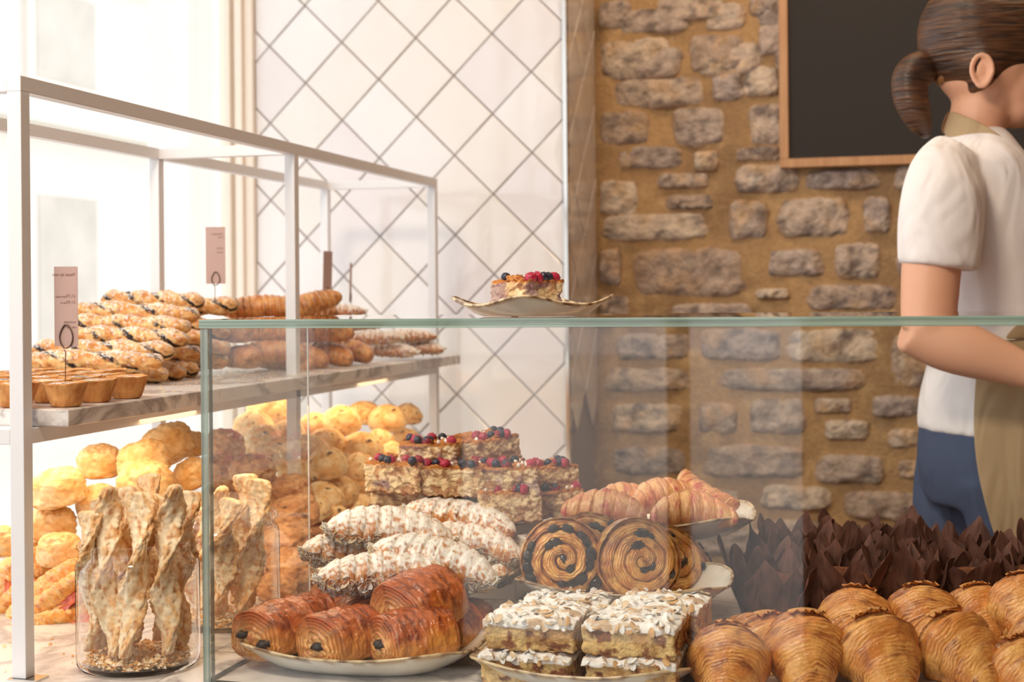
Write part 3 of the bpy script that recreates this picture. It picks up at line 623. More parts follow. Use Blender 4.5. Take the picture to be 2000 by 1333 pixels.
# ---------------------------------------------------------------- plates
def plate_mesh(a, b, rise=.024, seed=0, wave=0.0, corner=.008, power=3.4, wd=0.0):
    na = 120; th = TH(na); ce, se = np.cos(th), np.sin(th); rad = (abs(ce)**power+abs(se)**power)**(-1/power)
    ring = []   # (radial fraction, height, thickness side)
    up = [(0.02, .0045), (.35, .0045), (.62, .0045), (.72, .007), (.82, .0125), (.91, .0185), (.97, .0228), (1.0, .0250)]
    dn = [(1.006, .0246), (1.0, .0232), (.93, .0165), (.84, .0090), (.74, .003), (.66, .0005), (.62, .0), (.58, .0012), (.02, .0012)]
    V = []; C = []
    cz = corner*np.clip((rad-1)/(1.4142*2**(-1/power)-1), 0, 1)**1.3
    g = np.stack([ce, se, np.full(na, seed)], 1)
    for lst, inside in ((up, 1), (dn, 0)):
        for f, z in lst:
            e = sm(.6, 1.0, np.full(na, f)); zz = z*rise/.025+cz*e+wave*np.cos(4*th)*e
            V.append(np.stack([a*rad*ce*f, b*rad*se*f, zz], 1))
            q = np.stack([a*rad*ce*f, b*rad*se*f, zz], 1)
            edge = sm(.955, .995, np.full(na, f))*1.0
            m = edge*sm(-.35, .25, fbm(g, 5, 3, seed)+.15); c_ = mixc(lin((241, 237, 228)), lin((232, 226, 212)), sm(-.2, .5, fbm(q, 20, 3, seed)))
            c_ = mixc(c_, mixc(lin((190, 152, 104)), lin((110, 78, 50)), sm(0, .6, fbm(g, 14, 3, seed+1))), m); C.append(c_)
    return mesh_np('dish', np.concatenate(V), grid_faces(len(V), na), np.concatenate(C), MT['ceramic'])
def rim_mesh(a, b, rise, seed, wave, corner, power):
    na = 160; th = TH(na); ce, se = np.cos(th), np.sin(th); rad = (abs(ce)**power+abs(se)**power)**(-1/power)
    cz = corner*np.clip((rad-1)/(1.4142*2**(-1/power)-1), 0, 1)**1.3; g = np.stack([ce, se, np.full(na, seed)], 1)
    r = .0017*(1+.25*fbm(g, 9, 2, seed)); V = []; C = []
    for k in range(8):
        p = 2*PI*k/8; V.append(np.stack([a*rad*ce*1.002+r*math.cos(p)*ce, b*rad*se*1.002+r*math.cos(p)*se, rise*.99+cz+wave*np.cos(4*th)+r*math.sin(p)], 1))
        C.append(mixc(lin((222, 198, 158)), lin((120, 84, 52)), sm(-.15, .55, fbm(g, 8, 4, seed+2)+.1)))
    return mesh_np('rim', np.concatenate(V), grid_faces(8, na, cu=True), np.concatenate(C), MT['ceramic'])
def plate(loc, label, a=.132, b=.10, rz=0, rise=.025, wave=0, corner=.008, power=3.4, seed=0, name='serving_plate', group='speckled stoneware plates of pastries'):
    r = empty(name, loc); r.rotation_euler = (0, 0, rz); tag(r, label, 'plate', group)
    O('dish', plate_mesh(a, b, rise, seed, wave, corner, power), r); O('rim', rim_mesh(a, b, rise, seed, wave, corner, power), r); return r
# ================================================================ plates, risers and what lies on them
def put(root, px, py, D, xdir=(1, 0, 0), up=(0, 0, 1), s=1.0, label=None):
    root.matrix_world = frame(at(px, py, D), xdir, up, s)
    if label: root['label'] = label
    return root
class Kind:
    """first use takes the prototype, later ones copy it with its parts"""
    def __init__(s, protos): s.p = protos; s.n = 0; s.used = set()
    def __call__(s, k=None):
        k = s.n % len(s.p) if k is None else k % len(s.p); s.n += 1
        if k not in s.used: s.used.add(k); return s.p[k]
        return copy_tree(s.p[k])
    def done(s):
        for k, o in enumerate(s.p):
            if k not in s.used:
                for ch in list(o.children): bpy.data.objects.remove(ch)
                bpy.data.objects.remove(o)

def riser(loc, sx, sy, h, label):
    r = MB().box((-sx/2, -sy/2, 0), (sx/2, sy/2, h)).build('display_riser', MT['riser'], bevel=0.002); r.location = loc; tag(r, label, 'riser', 'plain risers under the plates'); return r
pa = (at(447, 1283, 1.668)+at(935, 1222, 1.815))/2
PA = plate((pa.x+.008, 0.128, 0), 'stoneware plate of chocolate-filled pastries at the front left', a=.140, rz=0.03, seed=1)
PB = plate((0.420, 0.118, 0), 'stoneware plate of powdered almond slices at the front centre', a=.128, b=.10, seed=2)
def yrow(px, y): return ony(px, 1000, y)
q = yrow(813, 0.315); PC = plate((q.x, 0.315, 0.052), 'raised stoneware plate of almond croissants, worn brown rim', seed=3)
riser((q.x+.01, 0.315, 0), .10, .09, 0.052, 'white riser holding up the almond croissant plate')
q = yrow(1219, 0.30); PD = plate((q.x, 0.30, 0.052), 'raised stoneware plate of raisin swirls, chipped left corner', seed=4)
riser((q.x, 0.32, 0), .12, .09, 0.052, 'white riser holding up the raisin swirl plate')
q = yrow(932, 0.53); PE = plate((q.x, 0.53, 0.088), 'raised stoneware plate at the back under the berry bread pudding', seed=5)
riser((q.x, 0.55, 0), .13, .10, 0.088, 'white riser holding up the berry pudding plate')
q = yrow(1287, 0.53); PF = plate((q.x, 0.53, 0.098), 'white raised plate at the back with four small pink-tinged croissants', seed=6, corner=.012)
riser((q.x-.02, 0.53, 0), .12, .10, 0.098, 'white riser holding up the small croissant plate')

# --- chocolate-filled pastries
PCV = []
for k, (L_, W_, H_, ch) in enumerate([(.088, .086, .061, [(.041, .006, .006)]), (.090, .084, .062, [(.042, -.014, .010), (.041, .018, .000)]), (.086, .088, .063, [(.040, .004, .003)])]):
    r = empty('pain_au_chocolat'); tag(r, category='pastry', group='chocolate-filled pastries on the front plate')
    O('crust', paincho('crust', L_, W_, H_, seed=k*3+1), r)
    for j, (x, y, z) in enumerate(ch):
        e = ellips('chocolate_stick', .013, .0105, .0062, MT['choc'], seed=j+k, noise=.25)
        O('chocolate_stick', e, r, loc=(x-.004, y, z))
    PCV.append(r)
pc = Kind(PCV)
for k, px, py, D, xd, up, s, lab in [
    (1, 550, 1240, 1.745, (-.62, -.78, -.05), (-.12, 0, 1), 1.06, 'chocolate-filled pastry showing two chocolate ends at the plate\'s left end'),
    (0, 625, 1216, 1.86, (.8, .5, .05), (0, 0, 1), 1.03, 'chocolate-filled pastry lying behind the leftmost one, seam side out'),
    (2, 668, 1253, 1.71, (-.62, -.75, -.03), (0, 0, 1), 1.0, 'pale-ended chocolate-filled pastry in the middle of the front plate'),
    (0, 716, 1214, 1.82, (.30, -.9, 0), (0, 0, 1), .98, 'chocolate-filled pastry mostly hidden behind the middle of the plate'),
    (2, 818, 1186, 1.74, (-.62, -.72, -.16), (.15, -.1, 1), 1.08, 'glossy chocolate-filled pastry on top, resting on its neighbours'),
    (0, 806, 1255, 1.69, (-.86, -.50, -.04), (0, 0, 1), 1.04, 'chocolate-filled pastry at the front right below the top one'),
    (1, 890, 1232, 1.79, (.5, .85, 0), (0, 0, 1), .95, 'chocolate-filled pastry tucked at the plate\'s right end')]:
    put(pc(k), px, py, D, xd, up, s, lab)
pc.done()

# --- almond slices with icing sugar
def almond_slice(k):
    r = empty('almond_slice'); tag(r, category='cake slice', group='powdered almond slices on the front plate')
    pal = [(226, 192, 134), (196, 152, 100), (140, 92, 66)]
    O('cake', slab('cake', .100, .088, .030, 10+k, pal, n=40, rough=.0016, topc=[(206, 170, 124), (168, 118, 76)]), r, loc=(0, 0, .015))
    P, F, Q = rbox(.103, .091, .007, 46, .6)
    e = sm(.7, 1, np.maximum(abs(Q[:, 0]), abs(Q[:, 1]))); n1 = fbm(P, 45, 4, 70+k); n2 = fbm(P, 120, 3, 80+k)
    P = P*(1+np.array([1, 1, 0])*(0.03*fbm(P, 40, 3, 90+k)*e)[:, None]); P[:, 2] += .0035*n1*(Q[:, 2] > 0)+.0014*n2-.0035*e
    crack = sm(.05, .0, abs(fbm(P, 28, 3, 60+k))); P[:, 2] -= .003*crack
    C = mixc(lin((250, 247, 244)), lin((214, 182, 148)), sm(.3, .75, n1+.6*n2+.75*crack+.25*e)); C = mixc(C, lin((150, 104, 74)), sm(.6, 1, crack)*sm(0, .5, n2+.2)*.8)
    top = O('sugar_crust', mesh_np('sugar_crust', P, F, C, MT['sugar']), r, loc=(0, 0, .0335))
    pts = []; g = np.random.default_rng(k)
    for _ in range(46): pts.append((g.uniform(-.046, .046), g.uniform(-.04, .04), .037))
    for _ in range(16): pts.append((g.uniform(-.046, .046), -.0445, g.uniform(.028, .036)))
    fl = O('almond_flakes', flakes('almond_flakes', np.array(pts), np.array([(0, 0, 1.)]*46+[(0, -.7, .7)]*16), k, size=(.0038, .0062), cols=[(250, 247, 243), (236, 210, 176), (222, 176, 124)]), r); fl['kind'] = 'stuff'
    return r
asl = Kind([almond_slice(k) for k in range(4)])
zt = .0062
for k, x, y, z, rz, lab in [
    (0, .369, .082, zt+.0375, .02, 'almond slice on top of the front left stack, crumb face showing'),
    (1, .366, .079, zt, -.03, 'almond slice at the bottom of the front left stack'),
    (2, .481, .085, zt+.0375, -.04, 'almond slice on top of the front right stack'),
    (3, .480, .080, zt, .02, 'almond slice at the bottom of the front right stack, orange crumb on top'),
    (1, .380, .178, zt+.034, .05, 'almond slice on top of the rear left stack'),
    (2, .378, .176, zt-.002, .0, 'almond slice under the rear left stack, nearly hidden'),
    (0, .494, .182, zt+.037, -.06, 'almond slice on top of the rear right stack'),
    (3, .491, .178, zt, .03, 'almond slice under the rear right stack, nearly hidden')]:
    o = asl(k); o.location = (x, y, z); o.rotation_euler = (0, 0, rz); o['label'] = lab
asl.done()

# --- almond croissants
def alm(k):
    r = empty('almond_croissant'); tag(r, category='croissant', group='almond croissants on the raised plate')
    m = croissant('crust', .165, .033, .010, nb=9, seed=40+k, n=(110, 56), flat=.78, pw=3.0, rough=1.8, sugar=1.0, pal=[(226, 160, 92), (190, 112, 54), (132, 66, 32)])
    O('crust', m, r)
    p, n_ = top_points(m, 1300, k, .18 if k < 2 else .45)
    if k == 2: sel = p[:, 0] < .018; p, n_ = p[sel], n_[sel]
    f = O('almond_flakes', flakes('almond_flakes', p, n_, 20+k, size=(.0052, .0085)), r); f['kind'] = 'stuff'
    return r
al = Kind([alm(k) for k in range(3)])
for k, px, py, D, xd, up, s, lab in [
    (0, 748, 1119, 1.795, (.97, .1, .02), (0, 0, 1), .98, 'almond croissant lying lowest along the front rim of its plate'),
    (1, 855, 1092, 1.815, (.86, -.2, -.20), (.1, -.25, 1), .98, 'heavily flaked almond croissant lying diagonally at the front'),
    (1, 695, 1075, 1.90, (.9, .25, -.1), (0, -.1, 1), .9, 'almond croissant poking out at the left of the pile'),
    (0, 762, 1031, 1.89, (.93, .1, -.12), (0, -.3, 1), 1.0, 'powdered almond croissant at the upper left of the pile'),
    (0, 922, 1058, 1.93, (.9, -.1, -.18), (0, -.2, 1), .85, 'almond croissant at the right with a bare brown tip'),
    (1, 998, 1088, 1.96, (.55, .75, .22), (-.2, -.2, 1), .9, 'almond croissant at the far right, end turned up'),
    (2, 905, 1012, 1.97, (.92, -.2, -.17), (.1, -.1, 1), .95, 'almond croissant on top, right half bare and ridged'),
    (1, 860, 1070, 1.93, (1, .1, 0), (0, 0, 1), .95, 'almond croissant buried in the middle of the pile')]:
    put(al(k), px, py, D, xd, up, s, lab)
al.done()

# --- raisin swirls
def swirly(k, raisins, raised):
    r = empty('raisin_swirl'); tag(r, category='pastry', group='raisin swirls on the raised plate')
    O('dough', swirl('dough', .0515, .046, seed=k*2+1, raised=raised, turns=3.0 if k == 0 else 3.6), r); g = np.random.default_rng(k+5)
    tn = 3.0 if k == 0 else 3.6
    for (rad, an, sc) in raisins:
        n_ = round(rad*tn-an/(2*PI)); rr_ = (n_+an/(2*PI))/tn
        me = ellips('raisin', .0066*sc, .0050*sc, .0050, MT['raisin'], seed=int(g.integers(99)), noise=.3, f=2.5)
        o = O('raisin', me, r, loc=(rr_*.052*math.cos(an), rr_*.052*math.sin(an), (.011*(1-rr_**2.6)-.0030)*1.0)); o.rotation_euler = (0, 0, an+PI/2)
    return r
R1 = [(.15, 0.3, 1.0), (.2, -.9, 1.1), (.55, .15, 1.5), (.52, -.25, 1.2), (.55, 1.9, 1.2), (.6, 2.25, 1.1), (.82, 3.0, 1.4), (.82, 3.3, 1.5), (.84, 3.6, 1.4), (.85, 2.7, 1.1), (.8, .8, 1.2), (.75, .6, 1.2), (.78, 1.35, 1.2), (.84, 4.0, 1.2), (.8, 4.4, 1.0), (.78, 5.4, 1.5), (.82, 5.6, 1.5), (.6, 5.0, 1.0), (.86, 1.8, 1.1), (.6, 4.6, .9)]
R2 = [(.2, -.6, 1.0), (.16, -1.4, .9), (.45, 1.9, 1.4), (.5, 1.55, 1.4), (.72, 1.2, .8), (.86, -.4, .8)]
R3 = [(.6, 1.2, 1.3), (.8, .7, 1.3), (.8, .3, 1.4), (.8, 0, 1.1), (.7, 1.8, 1.1), (.5, .9, 1.0), (.85, -.3, 1.2)]
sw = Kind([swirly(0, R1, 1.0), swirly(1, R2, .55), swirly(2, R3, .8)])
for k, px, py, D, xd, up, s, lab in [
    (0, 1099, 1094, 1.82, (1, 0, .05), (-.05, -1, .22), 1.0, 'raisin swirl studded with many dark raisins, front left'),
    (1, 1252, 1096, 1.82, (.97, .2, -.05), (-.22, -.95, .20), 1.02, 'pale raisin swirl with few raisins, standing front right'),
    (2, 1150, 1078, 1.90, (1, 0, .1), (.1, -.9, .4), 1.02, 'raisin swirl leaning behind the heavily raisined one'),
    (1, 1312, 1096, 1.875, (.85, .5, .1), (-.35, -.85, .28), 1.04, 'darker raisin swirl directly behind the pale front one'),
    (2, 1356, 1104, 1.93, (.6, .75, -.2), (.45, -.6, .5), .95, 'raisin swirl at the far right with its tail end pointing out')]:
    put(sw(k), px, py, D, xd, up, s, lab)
sw.done()

# --- berry bread pudding
BLUE = [ellips('blueberry', .0062, .0062, .0056, 'berry', seed=k, n=(12, 16), noise=.04, col=((44, 46, 70), (24, 24, 40))) for k in range(2)]
RASP = [raspberry('raspberry', .0078, k) for k in range(2)]; RASPD = [raspberry('raspberry', .007, 5, ((150, 30, 50), (90, 16, 40)))]
NIB = [ellips('sugar_nib', .0032, .0026, .0024, 'sugar', seed=k, n=(6, 8), noise=.5, f=1.2, col=((250, 246, 242), (240, 226, 214))) for k in range(2)]
def pudding(k, nb=5, nr=6, nn=7, sx=.082, sy=.075, sz=.040, name='berry_pudding_slice'):
    r = empty(name); tag(r, category='cake slice', group='berry bread pudding slices')
    O('pudding', slab('pudding', sx, sy, sz, 30+k, [(240, 216, 176), (222, 188, 142), (188, 142, 104)], n=40, rough=.0024, topc=[(198, 130, 70), (150, 88, 46)], swirl_=[(150, 98, 70), (134, 104, 134)]), r, loc=(0, 0, sz/2))
    g = np.random.default_rng(k+3)
    for nm, lst, cnt, zz in (('blueberry', BLUE, nb, .004), ('raspberry', RASP+RASPD, nr, .003), ('sugar_nib', NIB, nn, .0025)):
        for j in range(cnt):
            x, y = g.uniform(-sx*.46, sx*.46), (g.uniform(-sy*.48, -sy*.1) if j % 3 else g.uniform(-sy*.2, sy*.4))
            o = O(nm, lst[int(g.integers(len(lst)))], r, loc=(x, y, sz+zz)); o.rotation_euler = tuple(g.uniform(0, 3, 3))
    # baked crust curls of bread
    for j in range(5):
        f = ellips('crust_piece', .011, .008, .0035, 'crumb', seed=j+k*7, n=(8, 12), noise=.45, f=1.6, col=((206, 140, 80), (150, 84, 44)))
        o = O('crust_piece', f, r, loc=(g.uniform(-sx*.42, sx*.42), g.uniform(-sy*.42, sy*.42), sz+.001)); o.rotation_euler = (g.uniform(-.5, .5), g.uniform(-.5, .5), g.uniform(0, 3))
    return r
pu = Kind([pudding(k) for k in range(4)])
for k, px, py, D, yaw, tilt, lab in [
    (0, 845, 918, 2.035, -.15, 0, 'berry pudding slice on top of the pile, left one of two'),
    (1, 942, 908, 2.07, .75, .08, 'berry pudding slice on top of the pile, turned aside at the right'),
    (2, 788, 956, 2.01, -.35, 0, 'berry pudding slice at the left end of the middle layer'),
    (3, 890, 964, 2.00, -.1, 0, 'berry pudding slice in the centre of the middle layer'),
    (0, 990, 964, 2.00, .02, 0, 'berry pudding slice at the right of the middle layer, crumb face forward'),
    (1, 1056, 962, 2.07, .5, 0, 'berry pudding slice behind the middle layer\'s right end'),
    (3, 790, 1000, 2.04, -.2, 0, 'berry pudding slice in the bottom layer at the left'),
    (2, 876, 1006, 2.02, .1, 0, 'berry pudding slice in the bottom layer behind the almond croissants'),
    (1, 992, 1012, 1.995, .12, 0, 'berry pudding slice in the bottom layer with a dark fruit pocket'),
    (0, 1065, 1008, 2.06, .5, 0, 'berry pudding slice at the far right of the bottom layer')]:
    o = pu(k); put(o, px, py, D, (math.cos(yaw), math.sin(yaw), tilt), (0, 0, 1), 1.0, lab)
pu.done()
# --- slice on its own wavy plate on top of the case
q = at(1040, 612, 1.70); q.z = ZG+.0005
PG = plate(tuple(q), 'wavy-rimmed plate with a berry slice on top of the glass case', a=.083, b=.083, rz=PI/4+.15, rise=.013, wave=-.0, corner=.010, power=3.0, seed=8, name='serving_plate', group=None)
o = pudding(9, 4, 6, 4, .064, .056, .036); o['group'] = ''; del o['group']; o.matrix_world = frame(Vector((q.x-.006, q.y, ZG+.0055)), (.72, .69, 0)); o['label'] = 'single berry pudding slice on the wavy plate above the case'

# --- small pink-tinged croissants
pk = [(244, 200, 140), (226, 150, 104), (206, 92, 84)]
def small(k):
    o = O('croissant', croissant('croissant', .112, .027, .014, nb=7, seed=60+k, n=(110, 56), pal=pk, fine=4, flat=.85, tip=.3), tagless := None); tag(o, category='croissant', group='small croissants on the high back plate'); return o
sc = Kind([small(k) for k in range(3)])
for k, px, py, D, xd, up, s, lab in [
    (0, 1185, 991, 1.985, (.96, -.2, -.06), (0, -.2, 1), 1.05, 'small pink-tinged croissant at the left end of the high plate'),
    (1, 1347, 996, 1.975, (.98, .1, -.03), (0, -.3, 1), 1.08, 'small croissant lying along the front right of the high plate'),
    (2, 1286, 967, 2.06, (.85, .3, .12), (0, -.3, 1), 1.0, 'small croissant behind, in the middle of the high plate'),
    (0, 1362, 972, 2.06, (-.6, .6, .34), (0, -.5, .8), .95, 'small croissant propped highest at the back of the high plate'),
    (1, 1215, 972, 2.06, (.9, .3, 0), (0, -.3, 1), .9, 'reddish small croissant half hidden at the back left')]:
    put(sc(k), px, py, D, xd, up, s, lab)
sc.done()

# --- large croissants, heap at the front right
def big(k, **kw):
    r = empty('croissant'); tag(r, category='croissant', group='large croissants heaped at the front right')
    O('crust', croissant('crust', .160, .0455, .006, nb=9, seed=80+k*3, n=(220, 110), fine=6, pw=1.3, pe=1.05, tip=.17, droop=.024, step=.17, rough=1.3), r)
    O('dough_flap', flap('dough_flap', .0400, k), r); return r
bg = Kind([big(k) for k in range(5)])
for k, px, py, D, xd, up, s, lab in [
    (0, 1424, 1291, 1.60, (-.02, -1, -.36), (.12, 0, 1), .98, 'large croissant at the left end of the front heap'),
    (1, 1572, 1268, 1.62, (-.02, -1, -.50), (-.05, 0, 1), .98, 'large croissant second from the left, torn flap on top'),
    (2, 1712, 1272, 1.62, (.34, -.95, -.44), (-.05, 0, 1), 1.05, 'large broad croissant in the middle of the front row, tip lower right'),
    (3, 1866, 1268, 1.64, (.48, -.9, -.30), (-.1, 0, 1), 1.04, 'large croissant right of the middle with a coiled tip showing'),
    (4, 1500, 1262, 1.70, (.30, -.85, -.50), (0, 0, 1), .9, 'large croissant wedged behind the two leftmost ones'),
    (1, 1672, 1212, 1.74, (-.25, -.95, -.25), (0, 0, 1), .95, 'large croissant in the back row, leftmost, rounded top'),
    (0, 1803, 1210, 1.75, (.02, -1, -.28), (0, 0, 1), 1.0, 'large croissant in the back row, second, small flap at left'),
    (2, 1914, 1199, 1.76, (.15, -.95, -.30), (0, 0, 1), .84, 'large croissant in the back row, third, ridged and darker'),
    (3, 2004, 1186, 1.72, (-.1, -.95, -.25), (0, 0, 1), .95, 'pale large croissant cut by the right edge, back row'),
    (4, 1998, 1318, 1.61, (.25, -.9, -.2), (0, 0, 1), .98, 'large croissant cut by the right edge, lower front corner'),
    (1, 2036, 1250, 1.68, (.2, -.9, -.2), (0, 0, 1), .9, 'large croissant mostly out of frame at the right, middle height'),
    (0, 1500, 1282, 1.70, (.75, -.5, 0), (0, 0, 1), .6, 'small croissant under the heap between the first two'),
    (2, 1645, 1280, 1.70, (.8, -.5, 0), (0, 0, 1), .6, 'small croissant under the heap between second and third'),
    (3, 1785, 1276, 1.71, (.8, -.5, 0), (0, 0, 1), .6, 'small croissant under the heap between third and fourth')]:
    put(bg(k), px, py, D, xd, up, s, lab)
bg.done()

# --- muffins in brown tulip papers on a tray
def tulip(name, seed, rot, h0, h1, r0=.028, r1=.050):
    nu, nv = 96, 9; A, V_ = np.meshgrid(TH(nu), np.linspace(0, 1, nv), indexing='ij'); A = A.ravel(); v = V_.ravel()
    a4 = ((A-rot) % (PI/2))/(PI/2); tri = 1-abs(a4-.5)*2          # sharp corner in the middle of each quarter
    g = np.stack([np.cos(A)*1.5, np.sin(A)*1.5, np.full_like(A, seed)], 1); top = h0+(h1-h0)*tri**.95*(1+.40*fbm(g, .9, 2, seed))
    z = top*v; fl = v**1.25
    r = r0+(r1-r0)*fl*(1+.10*tri)+.0032*np.sin(4*(A-rot)*2+.5)*v+.0022*fbm(np.stack([np.cos(A)*3, np.sin(A)*3, v+seed], 1), 1.5, 3, seed)*v
    r = r*(1+.10*(np.abs(a4-.5) > .44)*v*-1)
    P = np.stack([r*np.cos(A), r*np.sin(A), z], 1); P2 = P*np.array([.988, .988, 1]); P2[:, 2] += 0; k = len(P)
    F = grid_faces(nu, nv, cu=True, cv_=False); i = np.arange(nu); j = (i+1) % nu
    E = np.stack([i*nv+nv-1, j*nv+nv-1, j*nv+nv-1+k, i*nv+nv-1+k], 1)
    C = mixc(lin((112, 74, 62)), lin((80, 50, 42)), sm(-.4, .5, fbm(P, 40, 3, seed))); C = mixc(C, lin((60, 36, 30)), sm(.2, .7, fbm(P, 70, 3, seed+2)))
    P3 = np.concatenate([P, P2]); c0 = len(P3); P3 = np.concatenate([P3, [[0, 0, 0.0005]]]); T_ = np.stack([j*nv, i*nv, np.full(nu, c0)], 1)
    return mesh_np(name, P3, [F, F[:, ::-1]+k, E, T_], np.concatenate([C, C, C[:1]]), MT['paper'], smooth=False)
def muffin(k):
    r = empty('muffin'); tag(r, category='muffin', group='muffins in brown tulip papers')
    O('paper_wrap', tulip('paper_wrap', k+1, .2+k, .044, .098), r); O('paper_wrap', tulip('paper_wrap', k+7, .2+k+PI/4, .042, .086, .0275, .044), r)
    m = bun('muffin_top', .0345, seed=k+31, n=(30, 40), pal=[(120, 70, 42), (92, 50, 32), (60, 32, 24)], fruit=.6, rough=1.6, H=.62); O('muffin_top', m, r, loc=(0, 0, .047))
    return r
mf = Kind([muffin(k) for k in range(4)])
tc_ = Vector((1.115, .42, 0))
tr = empty('serving_tray', (tc_.x, tc_.y, 0)); tag(tr, 'long brown wooden tray under the muffins, rounded corner showing', 'tray')
def tray_mesh(a, b, rise):
    na = 120; th = TH(na); ce, se = np.cos(th), np.sin(th); pw = 6.0; rad = (abs(ce)**pw+abs(se)**pw)**(-1/pw); V = []
    for f, z in [(.02, .004), (.6, .004), (.92, .004), (.95, .006), (.985, rise), (1.0, rise), (.99, rise*.6), (.95, 0), (.02, 0)]: V.append(np.stack([(a*rad*ce)*f, (b*rad*se)*f, np.full(na, z)], 1))
    return mesh_np('board', np.concatenate(V), grid_faces(len(V), na), None, MT['traywood'])
O('board', tray_mesh(.36, .175, .016), tr)
names = ['front', 'second', 'third', 'back']; words_ = ['leftmost', 'second from left', 'third from left', 'fourth from left', 'fifth from left', 'at the right edge']
for row, (D, pxs) in enumerate([(1.875, [1512, 1645, 1775, 1895, 2020]), (1.955, [1490, 1588, 1708, 1828, 1950, 2070]), (2.035, [1535, 1640, 1752, 1870]), (2.115, [1560, 1668, 1775])]):
    for j, px in enumerate(pxs):
        o = mf(row+j*3); q = onz(px, 1200, .005); d = ray(px, 1200); q = CAM+Vector((d.x, d.y, 0))*D; rz_ = RNG.uniform(0, 6); 
        o.location = (q.x, q.y, .0045+(.004 if row > 1 else 0)); o.rotation_euler = (RNG.uniform(-.06, .06), RNG.uniform(-.06, .06), rz_ if (row, j) != (0, 0) else .4); sc_ = RNG.uniform(1.02, 1.14); o.scale = (sc_, sc_, sc_)
        o['label'] = f'chocolate muffin in brown tulip paper, {names[row]} row, {words_[j]}'
mf.done()
# ================================================================ on the marble shelf
def tart(k):
    r = empty('custard_tart'); tag(r, category='tart'); na = 56
    prof = [(.0, .001), (.015, .0), (.0175, .002), (.0205, .010), (.0238, .020), (.0262, .0265), (.0268, .0282), (.0255, .0285), (.0236, .0262), (.021, .022), (.0, .021)]
    R_ = np.array([p[0] for p in prof]); Z_ = np.array([p[1] for p in prof]); V = []
    for rr_, zz in zip(R_, Z_): V.append(np.stack([rr_*np.cos(TH(na)), rr_*np.sin(TH(na)), np.full(na, zz)], 1))
    V = np.concatenate(V); q = V*60; V = V*(1+.06*fbm(q, .6, 3, k)*(V[:, 2] > .001))[:, None]; V[:, 2] = np.maximum(V[:, 2], 0)
    C = mixc(lin((228, 164, 100)), lin((200, 128, 70)), sm(-.3, .5, fbm(q, .9, 4, k))); C = mixc(C, lin((236, 180, 112)), sm(.1, .6, fbm(q, 2.2, 3, k+1)))
    O('pastry_shell', mesh_np('pastry_shell', V, grid_faces(len(prof), na), C, MT['matte']), r)
    nr = 16; G, A = np.meshgrid(np.linspace(.02, 1, nr), TH(na), indexing='ij'); G = G.ravel(); A = A.ravel(); P = np.stack([G*.0245*np.cos(A), G*.0245*np.sin(A), np.zeros_like(G)], 1)
    n = fbm(P*60, 1.1, 4, k+3); P[:, 2] = .0262+.0022*(1-G**2)+.0012*n
    C = mixc(lin((244, 204, 140)), lin((214, 142, 76)), sm(-.3, .3, n)); C = mixc(C, lin((96, 48, 34)), sm(.12, .42, fbm(P*60, 1.0, 3, k+6))); C = mixc(C, lin((250, 240, 232)), sm(.1, .5, fbm(P*60, 3, 3, k+8))*.7)
    C = mixc(C, lin((120, 58, 36)), sm(.86, 1, G)*sm(-.2, .3, n)*.9)
    O('custard', mesh_np('custard', P, grid_faces(nr, na), C, MT['glazed']), r); return r
tk = Kind([tart(k) for k in range(3)])
tl = {(0, 0): 'custard tart at the shelf corner with the name card wire in it', (0, 1): 'custard tart second from the front on the shelf edge', (0, 2): 'custard tart third along the shelf edge, nearest the twists'}
for ci, x in enumerate([-.193, -.2490, -.305, -.361, -.417]):
    for ri, y in enumerate([.031, .104, .172, .230, .288, .346]):
        if ci == 0 and ri > 2: continue
        if ri > 3 and ci < 2: continue
        o = tk(); o.location = (x+RNG.uniform(-.003, .003), y+(ci % 2)*.006-(ci > 0)*.02, SZ+.0003); o.rotation_euler = (0, 0, RNG.uniform(0, 6))
        if (ci, ri) in tl: o['label'] = tl[ci, ri]; o['group'] = 'custard tarts on the shelf edge'
        elif ci == 1 and ri < 4: o['label'] = f'custard tart in the second line from the shelf edge, {["nearest the post", "second along", "third along", "fourth along"][ri]}'; o['group'] = 'custard tarts in the second line'
        else: o['label'] = f'sugared custard tart, {["", "second", "third", "fourth", "fifth"][ci]} line from the shelf edge, {["nearest the front post", "second along", "third along", "fourth along", "fifth along", "farthest along"][ri]}'; o['group'] = 'crowded custard tarts'
tk.done()
tw = Kind([tag(O('chocolate_twist', twist('chocolate_twist', .215, .0155, 1.3+.2*k, seed=k*2.1, lobe=.14, sug=.75)), category='pastry', group='chocolate twists piled on the shelf') for k in range(4)])
def put2(o, a, b, D, dd=.05, label=None, L=.215):
    A_, B_ = at(a[0], a[1], D+dd), at(b[0], b[1], D); X = (B_-A_); c = (A_+B_)/2; s = X.length/L
    o.matrix_world = frame(c, tuple(X), (0, 0, 1), (s, 1, 1), world=True)
    if label: o['label'] = label
